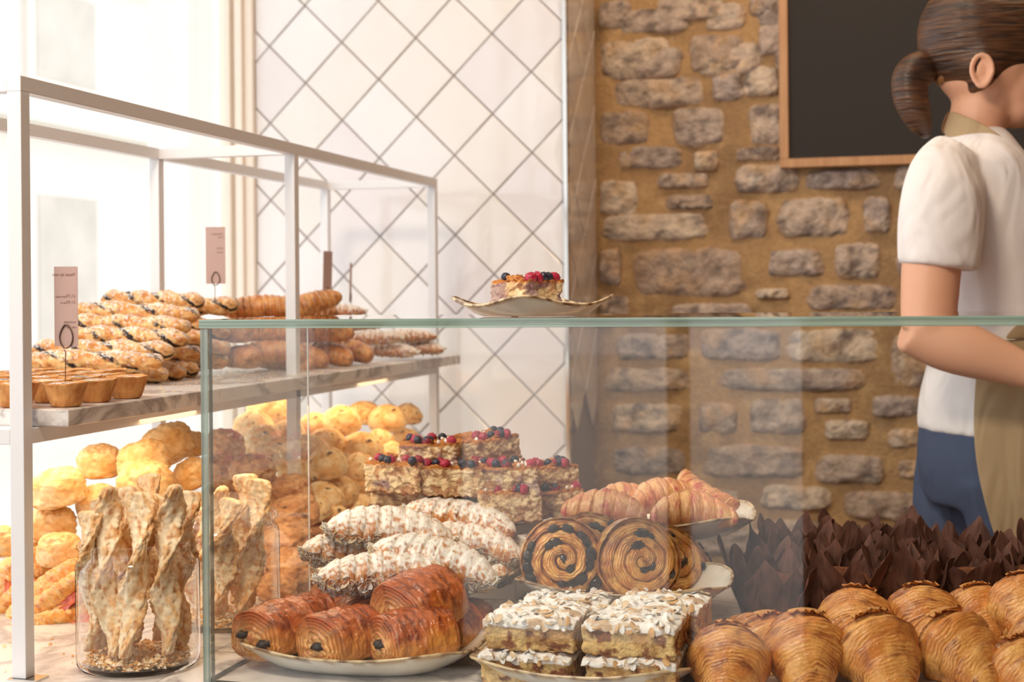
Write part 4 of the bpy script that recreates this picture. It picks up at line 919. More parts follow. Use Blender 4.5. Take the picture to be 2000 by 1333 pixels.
for a, b, D, lab in [
    ((150, 606), (388, 617), 2.27, 'chocolate twist at the very top of the shelf pile, tip left'),
    ((140, 632), (372, 640), 2.24, 'chocolate twist second from the top of the pile'),
    ((142, 655), (368, 664), 2.21, 'chocolate twist third from the top with a pale cut end'),
    ((62, 684), (340, 687), 2.18, 'sugared chocolate twist with pale left end just above the lowest'),
    ((50, 704), (318, 707), 2.14, 'sugared chocolate twist lying directly behind the tarts'),
    ((90, 728), (328, 732), 2.19, 'chocolate twist at the bottom of the pile, stubby pale end'),
    ((130, 730), (362, 728), 2.26, 'chocolate twist at the pile bottom, second end from left'),
    ((150, 722), (388, 722), 2.34, 'chocolate twist at the pile bottom, third end from left'),
    ((160, 690), (392, 690), 2.34, 'chocolate twist inside the pile in shadow'),
    ((170, 662), (405, 660), 2.36, 'chocolate twist inside the pile above the shadowed one'),
    ((180, 635), (412, 636), 2.38, 'chocolate twist behind the upper pile, blunt right end'),
    ((230, 604), (465, 596), 2.42, 'chocolate twist on the rear top with a pale cut end at right'),
    ((210, 706), (446, 706), 2.46, 'chocolate twist low behind the glass corner'),
    ((215, 682), (450, 680), 2.46, 'chocolate twist behind the glass corner at mid height'),
    ((220, 655), (452, 652), 2.48, 'chocolate twist behind the glass corner near the top'),
    ((200, 585), (398, 590), 2.36, 'chocolate twist mostly hidden behind the top one')]:
    put2(tw(), a, b, D, .055, lab)
tw.done()
rc = Kind([tag(O('croissant', croissant('croissant', .135, .026, .010, nb=11, seed=120+k, n=(90, 44), fine=3, flat=.9, pw=2.6, pal=[(232, 172, 104), (204, 124, 62), (146, 78, 40)], tip=.25)), category='croissant', group='croissants piled on the shelf') for k in range(3)])
for px, py, D, xd, lab in [
    (505, 601, 2.58, (.97, .1, .05), 'long croissant on top of the shelf pile, left of the post'),
    (598, 598, 2.62, (.8, .3, .28), 'shelf croissant with a tip pointing up beside the price card'),
    (604, 602, 2.70, (.85, -.2, -.15), 'shelf croissant with its tip drooping right of the post'),
    (455, 650, 2.52, (.7, -.6, 0), 'shelf croissant high behind the glass corner'),
    (520, 648, 2.60, (.95, .1, 0), 'shelf croissant in the second layer, left'),
    (625, 650, 2.70, (.95, .1, 0), 'dark shelf croissant just under the glass top'),
    (525, 690, 2.56, (.95, .2, .05), 'shelf croissant lying in front at the left of the pile'),
    (480, 700, 2.50, (.5, -.8, 0), 'shelf croissant low beside the chocolate twists'),
    (560, 705, 2.60, (.9, -.3, -.1), 'shelf croissant behind the white post at the bottom'),
    (598, 700, 2.66, (.8, -.5, -.1), 'shelf croissant just right of the post, tip forward'),
    (642, 692, 2.72, (.85, -.4, -.12), 'shelf croissant third from the right in the front line'),
    (682, 686, 2.79, (.85, -.4, -.12), 'shelf croissant at the right end of the front line'),
    (600, 672, 2.76, (.95, .1, 0), 'shelf croissant in the middle layer under the dark one')]:
    put(rc(), px, py, D, xd, (0, -.1, 1), .95, lab)
rc.done()
def rac(k):
    r = empty('almond_croissant'); tag(r, category='croissant', group='almond croissants on the shelf'); m = croissant('crust', .13, .021, .006, nb=9, seed=140+k, n=(70, 36), flat=.8, sugar=.8, pal=[(222, 158, 100), (176, 104, 60), (120, 64, 40)]); O('crust', m, r)
    p, n_ = top_points(m, 130, k, .2); f = O('almond_flakes', flakes('almond_flakes', p, n_, k, size=(.004, .006)), r); f['kind'] = 'stuff'; return r
ra = Kind([rac(0), rac(1)])
for px, py, D, xd, lab in [
    (724, 660, 2.90, (.95, .1, 0), 'almond croissant on the shelf, upper layer, left one'), (795, 657, 3.0, (.95, .1, 0), 'almond croissant on the shelf, upper layer, right one'),
    (765, 684, 2.93, (.9, -.3, -.05), 'almond croissant on the shelf, lower layer, left one'), (818, 679, 3.02, (.9, -.3, -.05), 'almond croissant on the shelf, lower layer, far right'),
    (655, 608, 2.95, (.95, .1, 0), 'white powdered pastry behind the price card on the shelf'), (690, 633, 3.0, (.95, .1, 0), 'powdered pastry on the shelf under the glass top')]:
    put(ra(), px, py, D, xd, (0, -.1, 1), .95, lab)
ra.done()
# --- name cards on wires
def card(px, py, D, wpx, hpx, loop, base, label, text=None, yaw=0.0, skew=.03):
    c = at(px, py, D); r = empty('name_card', c); tag(r, label, 'price card', 'price cards on wire stands in the rack')
    r.matrix_world = frame(c, (math.cos(yaw), math.sin(yaw), 0), (skew, 0, 1)); k = D/FPX; w_, h_ = wpx*k/max(.15, math.cos(yaw)), hpx*k
    MB().box((-w_/2, 0, -h_/2), (w_/2, .0007, h_/2)).build('card', MT['card'], r)
    lp = []; lw, lh, lz = loop
    for i in range(20):
        a = 2*PI*i/20; lp.append((math.sin(a)*lw*k*(1-.25*max(0, math.cos(a))), -.0012, -h_/2+lz*k+math.cos(a)*lh*k))
    bx, bz = base
    pts = [(-lw*k*.5, -.0012, -h_/2+lz*k-lh*k*.9), (bx*k*.5, -.0012, -h_/2+lz*k-lh*k*1.35), (bx*k, -.0012, bz*k)]
    MB().tube(lp, .0009, 6, closed=True).tube(pts, .0006, 6).build('wire_stand', MT['wire'], r, smooth=True)
    for (tx, tz, sz, s) in (text or []):
        cu = bpy.data.curves.new('lettering', 'FONT'); cu.body = s; cu.size = sz*k; cu.extrude = .00008; cu.materials.append(MT['ink']); cu.align_x = 'LEFT'
        tmp = bpy.data.objects.new('lettering', cu); COL.objects.link(tmp); me = bpy.data.meshes.new_from_object(tmp); bpy.data.objects.remove(tmp); o = O('lettering', me); o.parent = r; o.location = (tx*k, -.0003, tz*k); o.rotation_euler = (PI/2, 0, 0); o.scale = (-1, 1, 1)
card(129, 599, 1.735, 46, 156, (13, 23, 20), (-2, -147), 'narrow pink-grey name card reading Pastel de nata, seen from behind', text=[(18, 60, 8, 'Pastel de nata'), (18, 18, 8, '\u00a31.70'), (0, 18, 5, 'take away'), (18, 6, 8, '\u00a31.95'), (0, 6, 5, 'eat in'), (19, -32, 4.5, 'ALLERGENS'), (19, -42, 4.5, 'milk, egg')])
card(421, 499, 2.42, 38, 111, (8, 13, 10), (-2, -90), 'pink-grey name card standing in the middle of the rack', text=[(14, 40, 5, 'Chocolate'), (14, 34, 5, 'twist'), (14, 12, 5, '\u00a32.20'), (14, 4, 5, '\u00a32.60')])
card(640, 536, 2.85, 11, 90, (4, 12, 8), (0, -70), 'name card seen nearly edge-on near the far rack post', yaw=1.35)
card(685, 552, 3.0, 3, 76, (4, 10, 8), (0, -62), 'farthest name card, edge-on against the tiles', yaw=1.5)

# ================================================================ under the shelf, on the counter
yl = [(250, 222, 172), (238, 194, 132), (208, 146, 84)]
rs = Kind([tag(O('seeded_scone', bun('seeded_scone', .0375, seed=200+k, n=(56, 72), pal=yl, fruit=0, rough=2.0, H=.86, crack=.5, boxy=.72)), category='scone', group='seeded scones piled in the rack') for k in range(3)])
for px, py, D, wpx, t, lab in [
    (114, 959, 2.10, 106, (.1, 0, .1), 'large seeded scone at the left of the pile, beside the front post'),
    (196, 908, 2.20, 88, (0, 0, .2), 'seeded scone in the upper pile, left of centre'), (281, 906, 2.16, 104, (.3, 0, .1), 'seeded scone lying flat in the upper pile, cracked underside'),
    (327, 878, 2.26, 112, (.5, 0, .6), 'seeded scone highest in the left pile, tipped on edge'), (103, 1028, 2.12, 92, (-.1, 0, 0), 'seeded scone in the second layer by the front post'),
    (116, 1079, 2.06, 88, (0, 0, .1), 'seeded scone low in the pile above the ham pastries'), (188, 982, 2.14, 80, (.2, 0, .3), 'seeded scone behind the first cheese stick'),
    (285, 950, 2.10, 110, (.1, 0, .2), 'seeded scone directly behind the tall cheese sticks'), (3, 1062, 2.06, 78, (0, 0, 0), 'seeded scone cut by the left edge of the picture'),
    (62, 1070, 2.14, 62, (0, 0, 0), 'small seeded scone in shadow behind the front post'), (378, 930, 2.20, 76, (.4, 0, .3), 'seeded scone at the right behind the glass edge'),
    (372, 872, 2.34, 66, (0, 0, 0), 'seeded scone behind the tipped one'), (384, 995, 2.16, 76, (0, 0, .2), 'seeded scone right of the cheese sticks'),
    (230, 1040, 2.16, 92, (0, 0, 0), 'seeded scone inside the pile behind the jar'), (330, 1050, 2.16, 92, (0, 0, 0), 'seeded scone low behind the jar at the right'),
    (170, 1100, 2.12, 84, (0, 0, 0), 'seeded scone at the pile foot left of the jar'), (28, 1000, 2.22, 60, (0, 0, 0), 'seeded scone seen left of the front post'),
    (30, 1120, 2.12, 70, (0, 0, 0), 'seeded scone low at the left behind the ham pastries')]:
    if py < 1010 and px < 50: continue
    put(rs(), px, py, D, (1, .2*RNG.normal(), t[0]), (t[2], -.15, 1), wpx/2*D/FPX/.0375*.98, lab)
rs.done()
bu = Kind([tag(O('raisin_bun', bun('raisin_bun', .041, seed=230+k, n=(52, 68), fruit=.7 if k % 2 else .35, rough=.7, H=.84)), category='bun', group='golden raisin buns piled in the rack') for k in range(4)])
for px, py, D, wpx, lab in [
    (529, 800, 2.86, 92, 'pale raisin bun highest at the left, beside the white post'), (612, 832, 2.80, 62, 'raisin bun just right of the white post, upper pile'), (497, 838, 2.76, 84, 'raisin bun left of the white post, second tier'),
    (665, 829, 2.80, 84, 'large pale raisin bun in the upper centre of the pile'), (711, 810, 2.92, 64, 'raisin bun at the top, third from the right'), (756, 822, 2.88, 76, 'smooth raisin bun at the top, second from the right'),
    (796, 813, 2.98, 58, 'dark-spotted raisin bun at the top right end'), (512, 868, 2.64, 86, 'cracked raisin bun below the pale top one'), (640, 868, 2.68, 76, 'raisin bun with long cracks under the large pale one'),
    (707, 880, 2.70, 86, 'raisin bun in the centre, second tier'), (742, 862, 2.80, 56, 'small raisin bun tucked in the upper right'), (765, 886, 2.78, 54, 'raisin bun directly left of the berry pudding top'),
    (604, 880, 2.58, 76, 'raisin bun behind the glass edge, third tier'), (638, 911, 2.52, 88, 'smooth golden bun, largest in the middle of the pile'), (703, 916, 2.60, 72, 'golden bun with a split side left of the pudding'),
    (540, 893, 2.54, 92, 'cracked pale bun left of the white post, third tier'), (657, 965, 2.54, 84, 'golden bun below the smooth largest one'), (692, 955, 2.66, 76, 'golden bun half hidden between two others'),
    (727, 965, 2.70, 60, 'golden bun low beside the pudding plate'), (628, 980, 2.46, 88, 'bun at the lower middle beside the glass edge'), (690, 1000, 2.56, 84, 'golden bun behind the almond croissants, upper'),
    (645, 1022, 2.44, 88, 'bun behind the almond croissants, left'), (610, 1000, 2.40, 74, 'bun at the glass edge with a rough face'), (700, 1042, 2.5, 84, 'bun buried behind the almond croissants'),
    (560, 850, 2.72, 70, 'raisin bun hidden behind the white post'), (790, 862, 2.94, 60, 'raisin bun peeping above the pudding at the right'), (475, 880, 2.66, 70, 'pale bun at the left rear of the pile'),
    (580, 935, 2.52, 80, 'bun behind the post foot, in the third tier'), (760, 930, 2.8, 70, 'bun behind the pudding pile left end')]:
    put(bu(), px, py, D, (1, .4*RNG.normal(), .2*RNG.normal()), (.2*RNG.normal(), -.2, 1), wpx/2*D/FPX/.041*1.0, lab)
bu.done()
br = [(230, 172, 118), (198, 136, 86), (146, 90, 56)]
rk_ = Kind([tag(O('fruit_rock_cake', bun('fruit_rock_cake', .041, seed=260+k, n=(52, 68), pal=br, fruit=.4, rough=2.4, H=.8, crack=1.2, boxy=.85)), category='scone', group='brown rock cakes behind the jars') for k in range(3)])
for px, py, D, wpx, lab in [
    (438, 872, 2.50, 80, 'rock cake at the upper left behind the glass side'), (430, 920, 2.40, 76, 'rock cake below it, left behind the glass side'), (492, 925, 2.38, 92, 'rock cake with a rough crest behind the second jar'),
    (567, 962, 2.36, 84, 'rock cake right of the second jar, upper'), (572, 1010, 2.28, 104, 'broad rock cake right of the second jar, second tier'), (560, 1062, 2.20, 104, 'rock cake right of the second jar, third tier'),
    (566, 1112, 2.14, 96, 'rock cake near the counter right of the second jar'), (440, 975, 2.32, 90, 'rock cake behind the second jar\'s sticks'), (500, 1000, 2.30, 90, 'rock cake behind the second jar neck'),
    (420, 1040, 2.26, 84, 'rock cake behind the second jar body, left'), (488, 1060, 2.24, 92, 'rock cake behind the second jar body, centre'), (470, 1120, 2.2, 92, 'rock cake at the foot of the stack behind the jar'),
    (612, 1090, 2.30, 74, 'rock cake at the foot of the stack beside the raised plate'), (600, 1140, 2.16, 76, 'rock cake lowest at the right of the stack'), (540, 1152, 2.10, 80, 'rock cake lowest in front beside the jar foot'), (620, 1050, 2.4, 74, 'rock cake behind the stack at the right')]:
    put(rk_(), px, py, D, (1, .3*RNG.normal(), .15*RNG.normal()), (0, -.1, 1), wpx/2*D/FPX/.041*1.0, lab)
rk_.done()
def hampastry(k):
    r = empty('ham_pastry'); tag(r, category='pastry', group='folded ham pastries on the counter')
    O('crust', twist('crust', .125, .019, .35, seed=k, n=(80, 44), lobe=.22, pal=[(252, 206, 130), (242, 168, 84), (214, 120, 52)], dark=0, sug=.25, rough=1.4), r)
    nu, nv = 24, 6; u, v = np.meshgrid(np.linspace(-1, 1, nu), np.linspace(-1, 1, nv), indexing='ij'); u = u.ravel(); v = v.ravel(); q = np.stack([u*3, v, np.full_like(u, k)], 1)
    P = np.stack([u*.062, -.012-.010*(v+1)+.004*fbm(q, 1, 2, k), -.004-.006*v+.004*fbm(q, 1.5, 2, k+1)], 1); P2 = P+np.array([0, 0, .0016]); kk = len(P); F = grid_faces(nu, nv, cv_=False)
    O('ham_slice', mesh_np('ham_slice', np.concatenate([P, P2]), [F[:, ::-1], F+kk], mixc(lin((232, 120, 84)), lin((206, 80, 62)), sm(-.3, .3, np.concatenate([fbm(q, 2, 2, 3)]*2))), MT['glazed']), r)
    return r
hp_ = Kind([hampastry(k) for k in range(3)])
for px, py, D, xd, lab in [
    (112, 1208, 1.975, (.85, .3, .30), 'folded ham pastry in front, its cut end facing left'), (92, 1160, 2.02, (.72, .3, .55), 'ham pastry with the red ham edge showing, second from front'),
    (115, 1172, 1.99, (.7, .2, .62), 'ham pastry propped steeply between the front two'), (62, 1150, 2.08, (.7, .3, .55), 'ham pastry left, partly behind the front post'),
    (28, 1140, 2.08, (.6, .3, .6), 'ham pastry left of the front post, upper'), (10, 1200, 2.04, (.5, .2, .7), 'ham pastry cut by the left edge at the bottom'),
    (100, 1118, 2.08, (.95, .2, .1), 'ham pastry lying at the back under the scones')]:
    put(hp_(), px, py, D, xd, (-.3, -.3, 1), 1.0, lab)
hp_.done()

# --- glass jars of cheese sticks
def jar(loc, label, s=1.0):
    r = empty('glass_jar', loc); tag(r, label, 'jar', 'glass jars of cheese sticks'); n = 72
    out = [(0, .0), (.058, .0), (.0665, .002), (.0705, .007), (.0715, .014), (.0715, .118), (.0705, .125), (.0675, .130), (.0650, .133), (.0650, .139), (.0675, .1405), (.0695, .1425), (.0695, .1455), (.0680, .1480), (.0655, .150), (.0628, .1490)]
    inn = [(.0615, .146), (.0612, .134), (.0650, .129), (.0680, .124), (.0690, .117), (.0690, .014), (.066, .008), (.05, .0062), (0, .006)]
    V = []; pr = out+inn
    for rr_, zz in pr: V.append(np.stack([rr_*s*np.cos(TH(n)), rr_*s*np.sin(TH(n)), np.full(n, zz)], 1))
    O('glass_body', mesh_np('glass_body', np.concatenate(V), grid_faces(len(pr), n), None, MT['jar_glass']), r)
    return r
CR = [(253, 234, 198), (238, 190, 132), (200, 130, 76)]
stk = Kind([tag(O('cheese_stick', twist('cheese_stick', .20, .0165, .85+.18*(k % 3), seed=k*1.3, n=(120, 44), lobe=.08, ecc=.50, fil=.07, pal=CR, dark=0, sug=0, rough=2.0, wig=.0035)), category='pastry', group='cheese sticks standing in the jars') for k in range(4)])
def sticks(c, lst, words):
    for (tx, ty, tD, bx, by), lab in zip(lst, words):
        top = at(tx, ty, tD); bot = Vector((c[0]+bx, c[1]+by, .020)); X = top-bot; o = stk(); s = X.length/.20
        yv = cv((.25, -1, 0)); o.matrix_world = frame((top+bot)/2, tuple(X), tuple(yv), (s, 1, 1), world=True); o['label'] = lab
J1 = (-.106, .052, 0); jq = onz(269, 1300, 0); J1 = (at(269, 1048, 1.727).x, at(269, 1048, 1.727).y, 0)
J2 = (at(440, 1020, 1.945).x, at(440, 1020, 1.945).y, 0)
jar(J1, 'large clear glass jar of cheese sticks in front of the glass case')
jar(J2, 'second glass jar of cheese sticks, behind the side glass')
sticks(J1, [(178, 998, 1.70, -.046, -.022), (208, 950, 1.71, -.010, -.044), (248, 950, 1.76, -.022, .020), (277, 960, 1.70, .012, -.048), (292, 925, 1.78, .010, .040), (336, 946, 1.70, .044, -.018), (362, 958, 1.75, .040, .018), (306, 965, 1.72, -.040, .010), (200, 975, 1.76, -.042, .028)],
       ['cheese stick lowest at the left of the front jar', 'thick browned cheese stick, second from left in the front jar', 'cheese stick at the rear left in the front jar', 'cheese stick in the centre front of the front jar', 'cheese stick reaching highest in the front jar', 'long twisted cheese stick at the right front of the front jar', 'cheese stick at the far right of the front jar', 'cheese stick crossing behind in the front jar', 'short cheese stick at the back left of the front jar'])
sticks(J2, [(430, 950, 1.93, -.030, -.010), (475, 925, 1.94, .020, .015), (508, 935, 1.93, .035, -.020), (455, 975, 1.88, .005, -.040), (490, 990, 1.98, -.01, .04), (400, 990, 1.95, -.045, .01)],
       ['pale cheese stick at the left in the second jar', 'pale cheese stick reaching highest in the second jar', 'pale cheese stick at the right in the second jar', 'short pale cheese stick in front in the second jar', 'pale cheese stick at the back of the second jar', 'pale cheese stick behind the glass edge in the second jar'])
stk.done()
def crumbs(name, c, R_, n, seed, z0, label=None, size=(.0012, .0035), hz=.004, rect=None, parent=None):
    g = np.random.default_rng(seed); V = []; F = []; k = 0; C = []
    for i in range(n):
        if rect: x, y = g.uniform(rect[0], rect[1]), g.uniform(rect[2], rect[3])
        else: a = g.uniform(0, 2*PI); rr_ = R_*math.sqrt(g.uniform(0, 1)); x, y = c[0]+rr_*math.cos(a), c[1]+rr_*math.sin(a)
        s = g.uniform(*size); b = np.array([(1, 0, 0), (-.5, .8, .1), (-.6, -.7, 0), (.1, .1, .7)])*s*g.uniform(.6, 1.3, (4, 3)); an = g.uniform(0, 6); R3_ = np.array([[math.cos(an), -math.sin(an), 0], [math.sin(an), math.cos(an), 0], [0, 0, 1]])
        V += list(b@R3_.T+np.array([x, y, z0+g.uniform(0, hz)])); F += [(k, k+1, k+3), (k+1, k+2, k+3), (k+2, k, k+3), (k, k+2, k+1)]; cl = lin([(246, 214, 160), (226, 170, 104), (250, 232, 206)][i % 3]); C += [cl]*4; k += 4
    o = O(name, mesh_np(name, np.array(V), np.array(F), np.array(C), MT['matte'], smooth=False), parent, kind='stuff'); 
    if label: tag(o, label, 'crumbs')
    return o
crumbs('pastry_crumbs', J1, .060, 1500, 1, .0065, 'flaky crumbs at the bottom of the front glass jar', (.002, .006), .010)
crumbs('pastry_crumbs', J2, .060, 500, 2, .0065, 'flaky crumbs at the bottom of the second glass jar', (.002, .006), .008)
crumbs('pastry_crumbs', None, 0, 60, 3, .0004, 'scattered crumbs on the marble counter beside the front jar', (.001, .004), .001, rect=(-.40, -.19, -.02, .16))
crumbs('pastry_crumbs', None, 0, 700, 4, SZ+.0004, 'pale sugar and crumbs scattered along the marble shelf', (.0006, .0022), .0006, rect=(-.44, -.165, .22, 1.2))
# ================================================================ the assistant walking past behind the case
PD = 2.45; KP = PD/FPX
PC0 = at(1900, 575, PD)                      # her body axis at camera height
def pl(px, py, v=0.0):                       # picture column/row -> her own frame (x forward = right, y away, z up)
    return ((px-1900)*KP, v, PC0.z+(575-py)*KP)
def loft(rings, n=24):
    """rings: (centre, rx, ry[, axis tilt]) -> closed mesh; rings are horizontal ellipses in x,y or follow the path"""
    V = []; F = []
    if len(rings) > 2:                      # smooth the path and the radii
        R_ = []
        for i in range(len(rings)-1):
            p = [rings[max(i-1, 0)], rings[i], rings[i+1], rings[min(i+2, len(rings)-1)]]; vals = [np.array([*Vector(r[0]), r[1], r[2]]) for r in p]
            for t in (0, .25, .5, .75):
                a_ = .5*(2*vals[1]+(vals[2]-vals[0])*t+(2*vals[0]-5*vals[1]+4*vals[2]-vals[3])*t*t+(-vals[0]+3*vals[1]-3*vals[2]+vals[3])*t**3); R_.append((tuple(a_[:3]), a_[3], a_[4]))
        R_.append(tuple(rings[-1])); rings = R_
    pts = [Vector(r[0]) for r in rings]
    for i, r in enumerate(rings):
        t = (pts[min(i+1, len(pts)-1)]-pts[max(i-1, 0)]).normalized(); side = Vector((0, 1, 0)); a = side.cross(t).normalized()   # a: in the x-z plane
        for k in range(n): an = 2*PI*k/n; V.append(tuple(pts[i]+a*(r[1]*math.cos(an))+side*(r[2]*math.sin(an))))
    for i in range(len(rings)-1):
        for k in range(n): F.append((i*n+k, i*n+(k+1) % n, (i+1)*n+(k+1) % n, (i+1)*n+k))
    F += [tuple(range(n))[::-1], tuple((len(rings)-1)*n+k for k in range(n))]
    return V, F
def fused(name, parts, mat, parent, vox=.006, smooth=6, col=None):
    mb = MB()
    for V, F in parts: mb.add(V, F)
    o = mb.build(name, mat, parent, smooth=True)
    m = o.modifiers.new('remesh', 'REMESH'); m.mode = 'VOXEL'; m.voxel_size = vox; m.use_smooth_shade = True
    m = o.modifiers.new('smooth', 'CORRECTIVE_SMOOTH' if False else 'SMOOTH'); m.factor = .5; m.iterations = smooth
    return o
person = empty('person', (0, 0, 0)); tag(person, 'woman walking past in a white T-shirt and beige apron, brown hair in a low bun', 'person')
person.matrix_world = frame(Vector((PC0.x, PC0.y, 0)), (1, .02, 0))
PINV = person.matrix_world.inverted()
skinm = simple('skin_tone', (226, 172, 142), 0.5, var=.03, scale=8); skinm.node_tree.nodes['Principled BSDF'].inputs['Subsurface Weight'].default_value = .12; skinm.node_tree.nodes['Principled BSDF'].inputs['Subsurface Scale'].default_value = .01
def cloth(name, col, weave=900, var=.05, big=.5):
    m, t, b, o = nt(name); tc = node(t, 'ShaderNodeTexCoord'); n = node(t, 'ShaderNodeTexNoise', Scale=14.0, Detail=5.0); n2 = node(t, 'ShaderNodeTexNoise', Scale=9.0, Detail=2.0, Distortion=1.5)
    mp = node(t, 'ShaderNodeMapping'); mp.inputs['Scale'].default_value = (1, 1, .5); t.links.new(tc.outputs['Object'], mp.inputs[0]); t.links.new(mp.outputs[0], n2.inputs['Vector']); t.links.new(tc.outputs['Object'], n.inputs['Vector'])
    mx = node(t, 'ShaderNodeMix', _data_type='RGBA'); c_ = np.array(L3(*col)); mx.inputs[6].default_value = (*c_*(1-var), 1); mx.inputs[7].default_value = (*np.clip(c_*(1+var), 0, 1), 1); t.links.new(n.outputs['Fac'], mx.inputs[0]); t.links.new(mx.outputs[2], b.inputs['Base Color'])
    bp = node(t, 'ShaderNodeBump', Strength=big, Distance=.03); t.links.new(n2.outputs['Fac'], bp.inputs['Height']); t.links.new(bp.outputs[0], b.inputs['Normal']); b.inputs['Roughness'].default_value = .9; b.inputs['Specular IOR Level'].default_value = .15; return m
tee = cloth('white_cotton', (238, 232, 232)); apr = cloth('beige_linen', (172, 148, 116)); jean = cloth('blue_denim', (74, 86, 112)); hairm = None
m, t, b, o_ = nt('brown_hair'); tc = node(t, 'ShaderNodeTexCoord'); mp = node(t, 'ShaderNodeMapping'); mp.inputs['Scale'].default_value = (14, 10, 160); n = node(t, 'ShaderNodeTexNoise', Scale=1.2, Detail=3.0)
r_ = node(t, 'ShaderNodeValToRGB'); r_.color_ramp.elements[0].position = .35; r_.color_ramp.elements[1].position = .75; r_.color_ramp.elements[0].color = (*L3(44, 28, 22), 1); r_.color_ramp.elements[1].color = (*L3(112, 72, 44), 1)
t.links.new(tc.outputs['Object'], mp.inputs[0]); t.links.new(mp.outputs[0], n.inputs['Vector']); t.links.new(n.outputs['Fac'], r_.inputs[0]); t.links.new(r_.outputs[0], b.inputs['Base Color']); b.inputs['Roughness'].default_value = .4
bp = node(t, 'ShaderNodeBump', Strength=.5, Distance=.01); t.links.new(n.outputs['Fac'], bp.inputs['Height']); t.links.new(bp.outputs[0], b.inputs['Normal']); hairm = m
def ell(c, rx, ry, rz, rot=0.0, n=20, nu=14):
    V = []; F = []
    for i in range(nu+1):
        u = PI*i/nu
        for k in range(n):
            a = 2*PI*k/n; x, y, z = rx*math.sin(u)*math.cos(a), ry*math.sin(u)*math.sin(a), rz*math.cos(u)
            V.append((c[0]+x*math.cos(rot)-z*math.sin(rot), c[1]+y, c[2]+x*math.sin(rot)+z*math.cos(rot)))
    for i in range(nu):
        for k in range(n): F.append((i*n+k, (i+1)*n+k, (i+1)*n+(k+1) % n, i*n+(k+1) % n))
    return V, F
# body: one continuous skin (head, neck, trunk, arms, hands, legs)
P3 = lambda px, py, v=0.0: tuple(PINV @ at(px, py, PD+v))
FZ = -.75
parts = []
parts.append(ell(P3(1930, 92), .098, .075, .112, .0))                      # cranium
parts.append(ell(P3(1978, 150), .062, .058, .080, .25))                    # face
parts.append(ell(P3(1985, 205), .040, .045, .040))                         # jaw
parts.append(ell(P3(1999, 228), .020, .024, .017))                         # chin
parts.append(loft([(P3(2032, 110), .012, .010), (P3(2040, 135), .012, .010), (P3(2052, 162), .016, .014), (P3(2046, 172), .012, .012)]))   # nose
parts.append(ell(P3(2034, 197), .010, .020, .008)); parts.append(ell(P3(2032, 207), .010, .018, .008))    # lips
parts.append(ell(P3(2038, 98), .010, .045, .007))                          # brow
parts.append(loft([(P3(1925, 185), .052, .050), (P3(1905, 250), .046, .048), (P3(1900, 300), .050, .055), (P3(1900, 345), .055, .07)]))    # neck
parts.append(loft([(P3(1902, 320), .045, .07), (P3(1903, 370), .070, .115), (P3(1908, 450), .088, .130), (P3(1920, 520), .104, .138), (P3(1940, 640), .090, .122), (P3(1945, 740), .10, .140), (P3(1940, 840), .108, .155), (P3(1940, 900), .104, .155)]))
for v in (-.085, .085):
    fx = 70 if v < 0 else -40
    parts.append(loft([((P3(1940, 860)[0], v, P3(1940, 860)[2]), .084, .08), ((.028+fx*.0004, v, .06), .082, .08), ((.03+fx*.0008, v, -.15), .058, .056), ((fx*.0008-.01, v, -.27), .055, .052), ((fx*.0009-.03, v, -.45), .045, .042), ((fx*.001-.03, v, FZ+.06), .032, .032), ((fx*.001-.02, v, FZ+.03), .035, .035)]))
    parts.append(ell((fx*.001+.04, v, FZ+.035), .12, .04, .034))
for side in (-1, 1):
    sh = Vector(P3(1838, 330, side*.155)); 
    if side < 0: el, wr = Vector(P3(1806, 655, -.20)), Vector(P3(2040, 738, -.25))
    else: el, wr = Vector(P3(1870, 640, .19)), Vector(P3(2060, 700, .10))
    dirf = (wr-el).normalized()
    parts.append(loft([(tuple(sh.lerp(el, .12)), .036, .034), (tuple(sh.lerp(el, .25)), .046, .043), (tuple(sh.lerp(el, .6)), .046, .043), (tuple(el+Vector((.005, 0, .01))), .042, .038)]))
    parts.append(loft([(tuple(el-dirf*.03), .036, .036), (tuple(el+dirf*.02), .043, .039), (tuple(el.lerp(wr, .35)), .042, .038), (tuple(el.lerp(wr, .75)), .030, .028), (tuple(wr), .024, .027), (tuple(wr+dirf*.04), .018, .036), (tuple(wr+dirf*.085), .014, .040)]))
    for j, (off, ln) in enumerate(((-.03, .060), (-.010, .072), (.010, .070), (.029, .056))):
        b0 = wr+dirf*.078+Vector((0, off, 0)); p1 = b0+dirf*ln*.45+Vector((0, 0, -.004)); p2 = b0+dirf*ln*.8+Vector((0, 0, -.018)); p3 = b0+dirf*ln+Vector((0, 0, -.032))
        parts.append(loft([(tuple(b0), .010, .009), (tuple(p1), .009, .0085), (tuple(p2), .0082, .008), (tuple(p3), .006, .006)], 10))
    tb = wr+dirf*.03+Vector((0, side*.0-.034, -.004)); parts.append(loft([(tuple(tb), .012, .011), (tuple(tb+dirf*.03+Vector((0, -.018, -.012))), .011, .010), (tuple(tb+dirf*.055+Vector((0, -.016, -.022))), .008, .008)], 10))
body = fused('body', parts, skinm, person, .0055, 4)
ear = fused('ear', [MB().tube([tuple(Vector(P3(1918, 138, -.082))+Vector((.016*math.cos(a)*(1-.3*max(0, -math.sin(a))), -.004*math.cos(a), .026*math.sin(a)))) for a in [2*PI*i/24 for i in range(24)]], .0045, 8, closed=True) and (lambda m_: (m_.V, m_.F))(MB().tube([tuple(Vector(P3(1918, 138, -.082))+Vector((.016*math.cos(a)*(1-.3*max(0, -math.sin(a))), -.004*math.cos(a), .026*math.sin(a)))) for a in [2*PI*i/24 for i in range(24)]], .0045, 8, closed=True)), ell(P3(1920, 140, -.077), .012, .004, .022, -.1), ell(P3(1922, 162, -.080), .008, .005, .009)], skinm, person, .003, 2)
